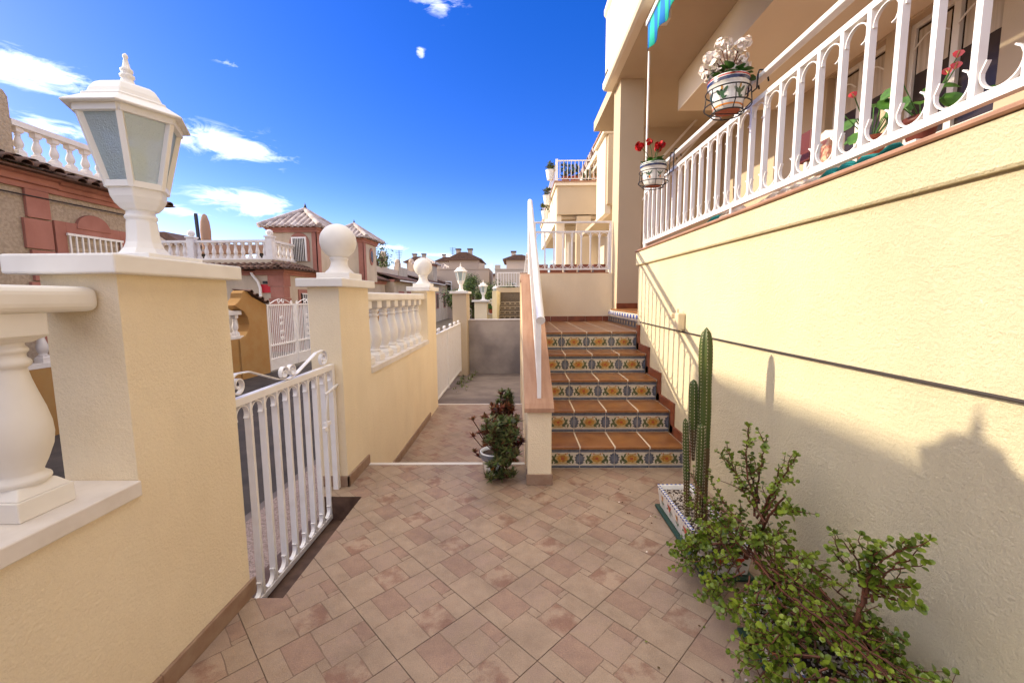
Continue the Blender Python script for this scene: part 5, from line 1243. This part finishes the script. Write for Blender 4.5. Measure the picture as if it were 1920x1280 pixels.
for q,(x,y) in enumerate(((1.75,15.3),(2.05,15.25),(2.95,15.3))):
    t=thing('balcony_plant',('leafy plant behind the corner of the neighbour balcony railing','middle leafy plant behind the neighbour balcony railing','leafy plant at the wall end of the neighbour balcony railing')[q],'potted plant',(x,y,5.47))
    b=MB(); b.lathe([(.10,0),(.15,.2),(.155,.24)],(x,y,5.475),CLAY,12); b.build('pot',t); b=MB()
    for k in range(22): rosette(b,Vector((x+rp.uniform(-.16,.16),y+rp.uniform(-.16,.16),5.7+rp.uniform(0,.42))),None,9,.15,.02,ALOE if k%3 else LEAF2,rp,1.2)
    b.build('leaves',t)
t=thing('side_awning','short teal awning end above the neighbour balcony, next to the column','awning',(2.3,10.3,5.5)); b=MB(); b.prism([(10.0,5.36),(10.5,5.36),(10.8,5.72),(10.55,5.72)],'x',2.16,3.3,AWG); b.build('fabric',t); b=MB(); b.box(2.05,3.3,10.70,10.75,5.72,5.78,METALW); b.bar((2.1,10.03,5.34),(2.1,10.7,5.75),.03,.03,METALW); b.build('bar',t)

# ------------------------------------------------------------------ camera
cd=bpy.data.cameras.new('camera'); co=bpy.data.objects.new('camera',cd); COL.objects.link(co); S.camera=co
cd.sensor_width=36; cd.lens=778/1920*36; cd.clip_start=.05; cd.clip_end=5000
pitch,yaw,roll=rad(6.1),rad(.74),rad(.4)
fwd=Vector((-sin(yaw)*cos(pitch),cos(yaw)*cos(pitch),-sin(pitch))); right=fwd.cross(Vector((0,0,1))).normalized(); up=right.cross(fwd)
r2=right*cos(roll)-up*sin(roll); u2=up*cos(roll)+right*sin(roll)
M=Matrix((r2,u2,-fwd)).transposed().to_4x4(); M.translation=Vector((0,0,1.5)); co.matrix_world=M

# ------------------------------------------------------------------ light
SKYTINT=(.47,.44,.86,1); FILL_VEIL_COL=(13.8,12.9,11.0,1)
sd=Vector((-1,.125,.435)).normalized()
sl=bpy.data.lights.new('sun','SUN'); sl.energy=2.15; sl.angle=rad(.8); sl.color=(1,.88,.66)
so=bpy.data.objects.new('sun',sl); COL.objects.link(so); so.rotation_euler=sd.to_track_quat('Z','Y').to_euler()
W=bpy.data.worlds.new('World'); S.world=W; W.use_nodes=True
nt=W.node_tree; Nn=nt.nodes; L=nt.links; bg=Nn['Background']
sky=Nn.new('ShaderNodeTexSky'); sky.sky_type='NISHITA'; sky.sun_disc=False
sky.sun_elevation=math.asin(sd.z); sky.sun_rotation=math.atan2(sd.x,sd.y); sky.altitude=0; sky.air_density=1.0; sky.dust_density=.6; sky.ozone_density=2.0
tc=Nn.new('ShaderNodeTexCoord'); sep=Nn.new('ShaderNodeSeparateXYZ'); L.new(tc.outputs['Generated'],sep.inputs[0])
def M2(op,a,b=None,c=None,clamp=False):
    n=Nn.new('ShaderNodeMath'); n.operation=op; n.use_clamp=clamp
    for i,v in enumerate((a,b,c)):
        if v is None: continue
        if isinstance(v,(int,float)): n.inputs[i].default_value=v
        else: L.new(v,n.inputs[i])
    return n.outputs[0]
az=M2('ARCTAN2',sep.outputs[0],sep.outputs[1]); el=M2('ARCSINE',sep.outputs[2])
cmb=Nn.new('ShaderNodeCombineXYZ'); L.new(M2('MULTIPLY',az,5.0),cmb.inputs[0]); L.new(M2('MULTIPLY',el,17.0),cmb.inputs[1])
no=Nn.new('ShaderNodeTexNoise'); no.inputs['Scale'].default_value=2.3; no.inputs['Detail'].default_value=9; no.inputs['Roughness'].default_value=.66; no.inputs['Distortion'].default_value=.9; L.new(cmb.outputs[0],no.inputs['Vector'])
tot=None
for a,e,sa,se,w in((-48.5,19.2,5.5,1.5,1.25),(-34.3,16.4,6.0,1.7,1.15),(-32.5,10.7,6.0,1.5,1.1),(-46,15.2,5,1.0,.9),(-9.9,33.2,3.5,1.6,.8),(-12.2,28.3,.7,.6,1.1),(-10.5,5.6,5.5,.45,.75),(-17,6.5,3.5,.5,.8),(-38.9,9.3,4,.8,.8),(-33.2,24.1,2,.6,.6),(-5,4.0,4,.5,.5),(8,4.5,9,.8,.5),(-62,17,9,2.5,1.1),(-75,30,14,4,.9),(60,25,14,4,.9),(120,20,20,4,.9),(170,30,20,5,.9),(-130,22,18,4,.9)):
    da=M2('DIVIDE',M2('SUBTRACT',az,rad(a)),rad(sa)); de=M2('DIVIDE',M2('SUBTRACT',M2('ADD',el,M2('MULTIPLY',M2('SUBTRACT',az,rad(a)),.06)),rad(e)),rad(se))
    d=M2('ADD',M2('MULTIPLY',da,da),M2('MULTIPLY',de,de)); g=M2('MULTIPLY',M2('EXPONENT',M2('MULTIPLY',d,-1.)),w)
    tot=g if tot is None else M2('MAXIMUM',tot,g)
den=M2('MULTIPLY',M2('SUBTRACT',M2('ADD',tot,M2('MULTIPLY',M2('SUBTRACT',no.outputs['Fac'],.5),2.9)),.46),.80,None,True)
den=M2('MULTIPLY',M2('MULTIPLY',den,M2('MULTIPLY',tot,1.4,None,True)),.9)
hs=Nn.new('ShaderNodeHueSaturation'); hs.inputs['Saturation'].default_value=1.45; L.new(sky.outputs[0],hs.inputs['Color'])
def SS(v,a,b):
    n=Nn.new('ShaderNodeMapRange'); n.interpolation_type='SMOOTHSTEP'; L.new(v,n.inputs['Value']); n.inputs['From Min'].default_value=a; n.inputs['From Max'].default_value=b; return n.outputs['Result']
tint=Nn.new('ShaderNodeMix'); tint.data_type='RGBA'; tint.blend_type='MULTIPLY'; tint.inputs['Factor'].default_value=1; hz_=Nn.new('ShaderNodeMix'); hz_.data_type='RGBA'; hz_.inputs['A'].default_value=(.80,.70,.90,1); hz_.inputs['B'].default_value=SKYTINT; L.new(SS(el,rad(1),rad(17)),hz_.inputs['Factor']); L.new(hz_.outputs['Result'],tint.inputs['B']); L.new(hs.outputs[0],tint.inputs['A'])
# added fill light, out of view: veil overhead, behind and toward the low sun
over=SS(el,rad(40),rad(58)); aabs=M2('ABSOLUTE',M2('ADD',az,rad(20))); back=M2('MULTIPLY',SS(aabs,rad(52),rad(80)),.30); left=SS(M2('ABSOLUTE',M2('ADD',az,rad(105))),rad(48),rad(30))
fill_veil=M2('MULTIPLY',M2('MAXIMUM',M2('MAXIMUM',M2('MULTIPLY',over,.8),back),left),SS(no.outputs['Fac'],.30,.62)); fill_veil=M2('MULTIPLY',fill_veil,SS(el,rad(-1),rad(3)))
cl=Nn.new('ShaderNodeMix'); cl.data_type='RGBA'; cl.inputs['B'].default_value=FILL_VEIL_COL; L.new(M2('MULTIPLY',fill_veil,.85),cl.inputs['Factor']); L.new(tint.outputs['Result'],cl.inputs['A'])
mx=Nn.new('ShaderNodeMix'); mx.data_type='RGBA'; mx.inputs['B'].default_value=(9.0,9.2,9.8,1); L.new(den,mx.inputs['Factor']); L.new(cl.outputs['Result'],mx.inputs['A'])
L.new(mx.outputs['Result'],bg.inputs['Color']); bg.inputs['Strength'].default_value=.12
S.view_settings.view_transform='Standard'; S.view_settings.look='None'; S.view_settings.exposure=1.46; S.view_settings.gamma=1
S.render.engine='CYCLES'; S.render.resolution_x=1024; S.render.resolution_y=682
try:
    S.cycles.max_bounces=8; S.cycles.diffuse_bounces=5
except Exception: pass
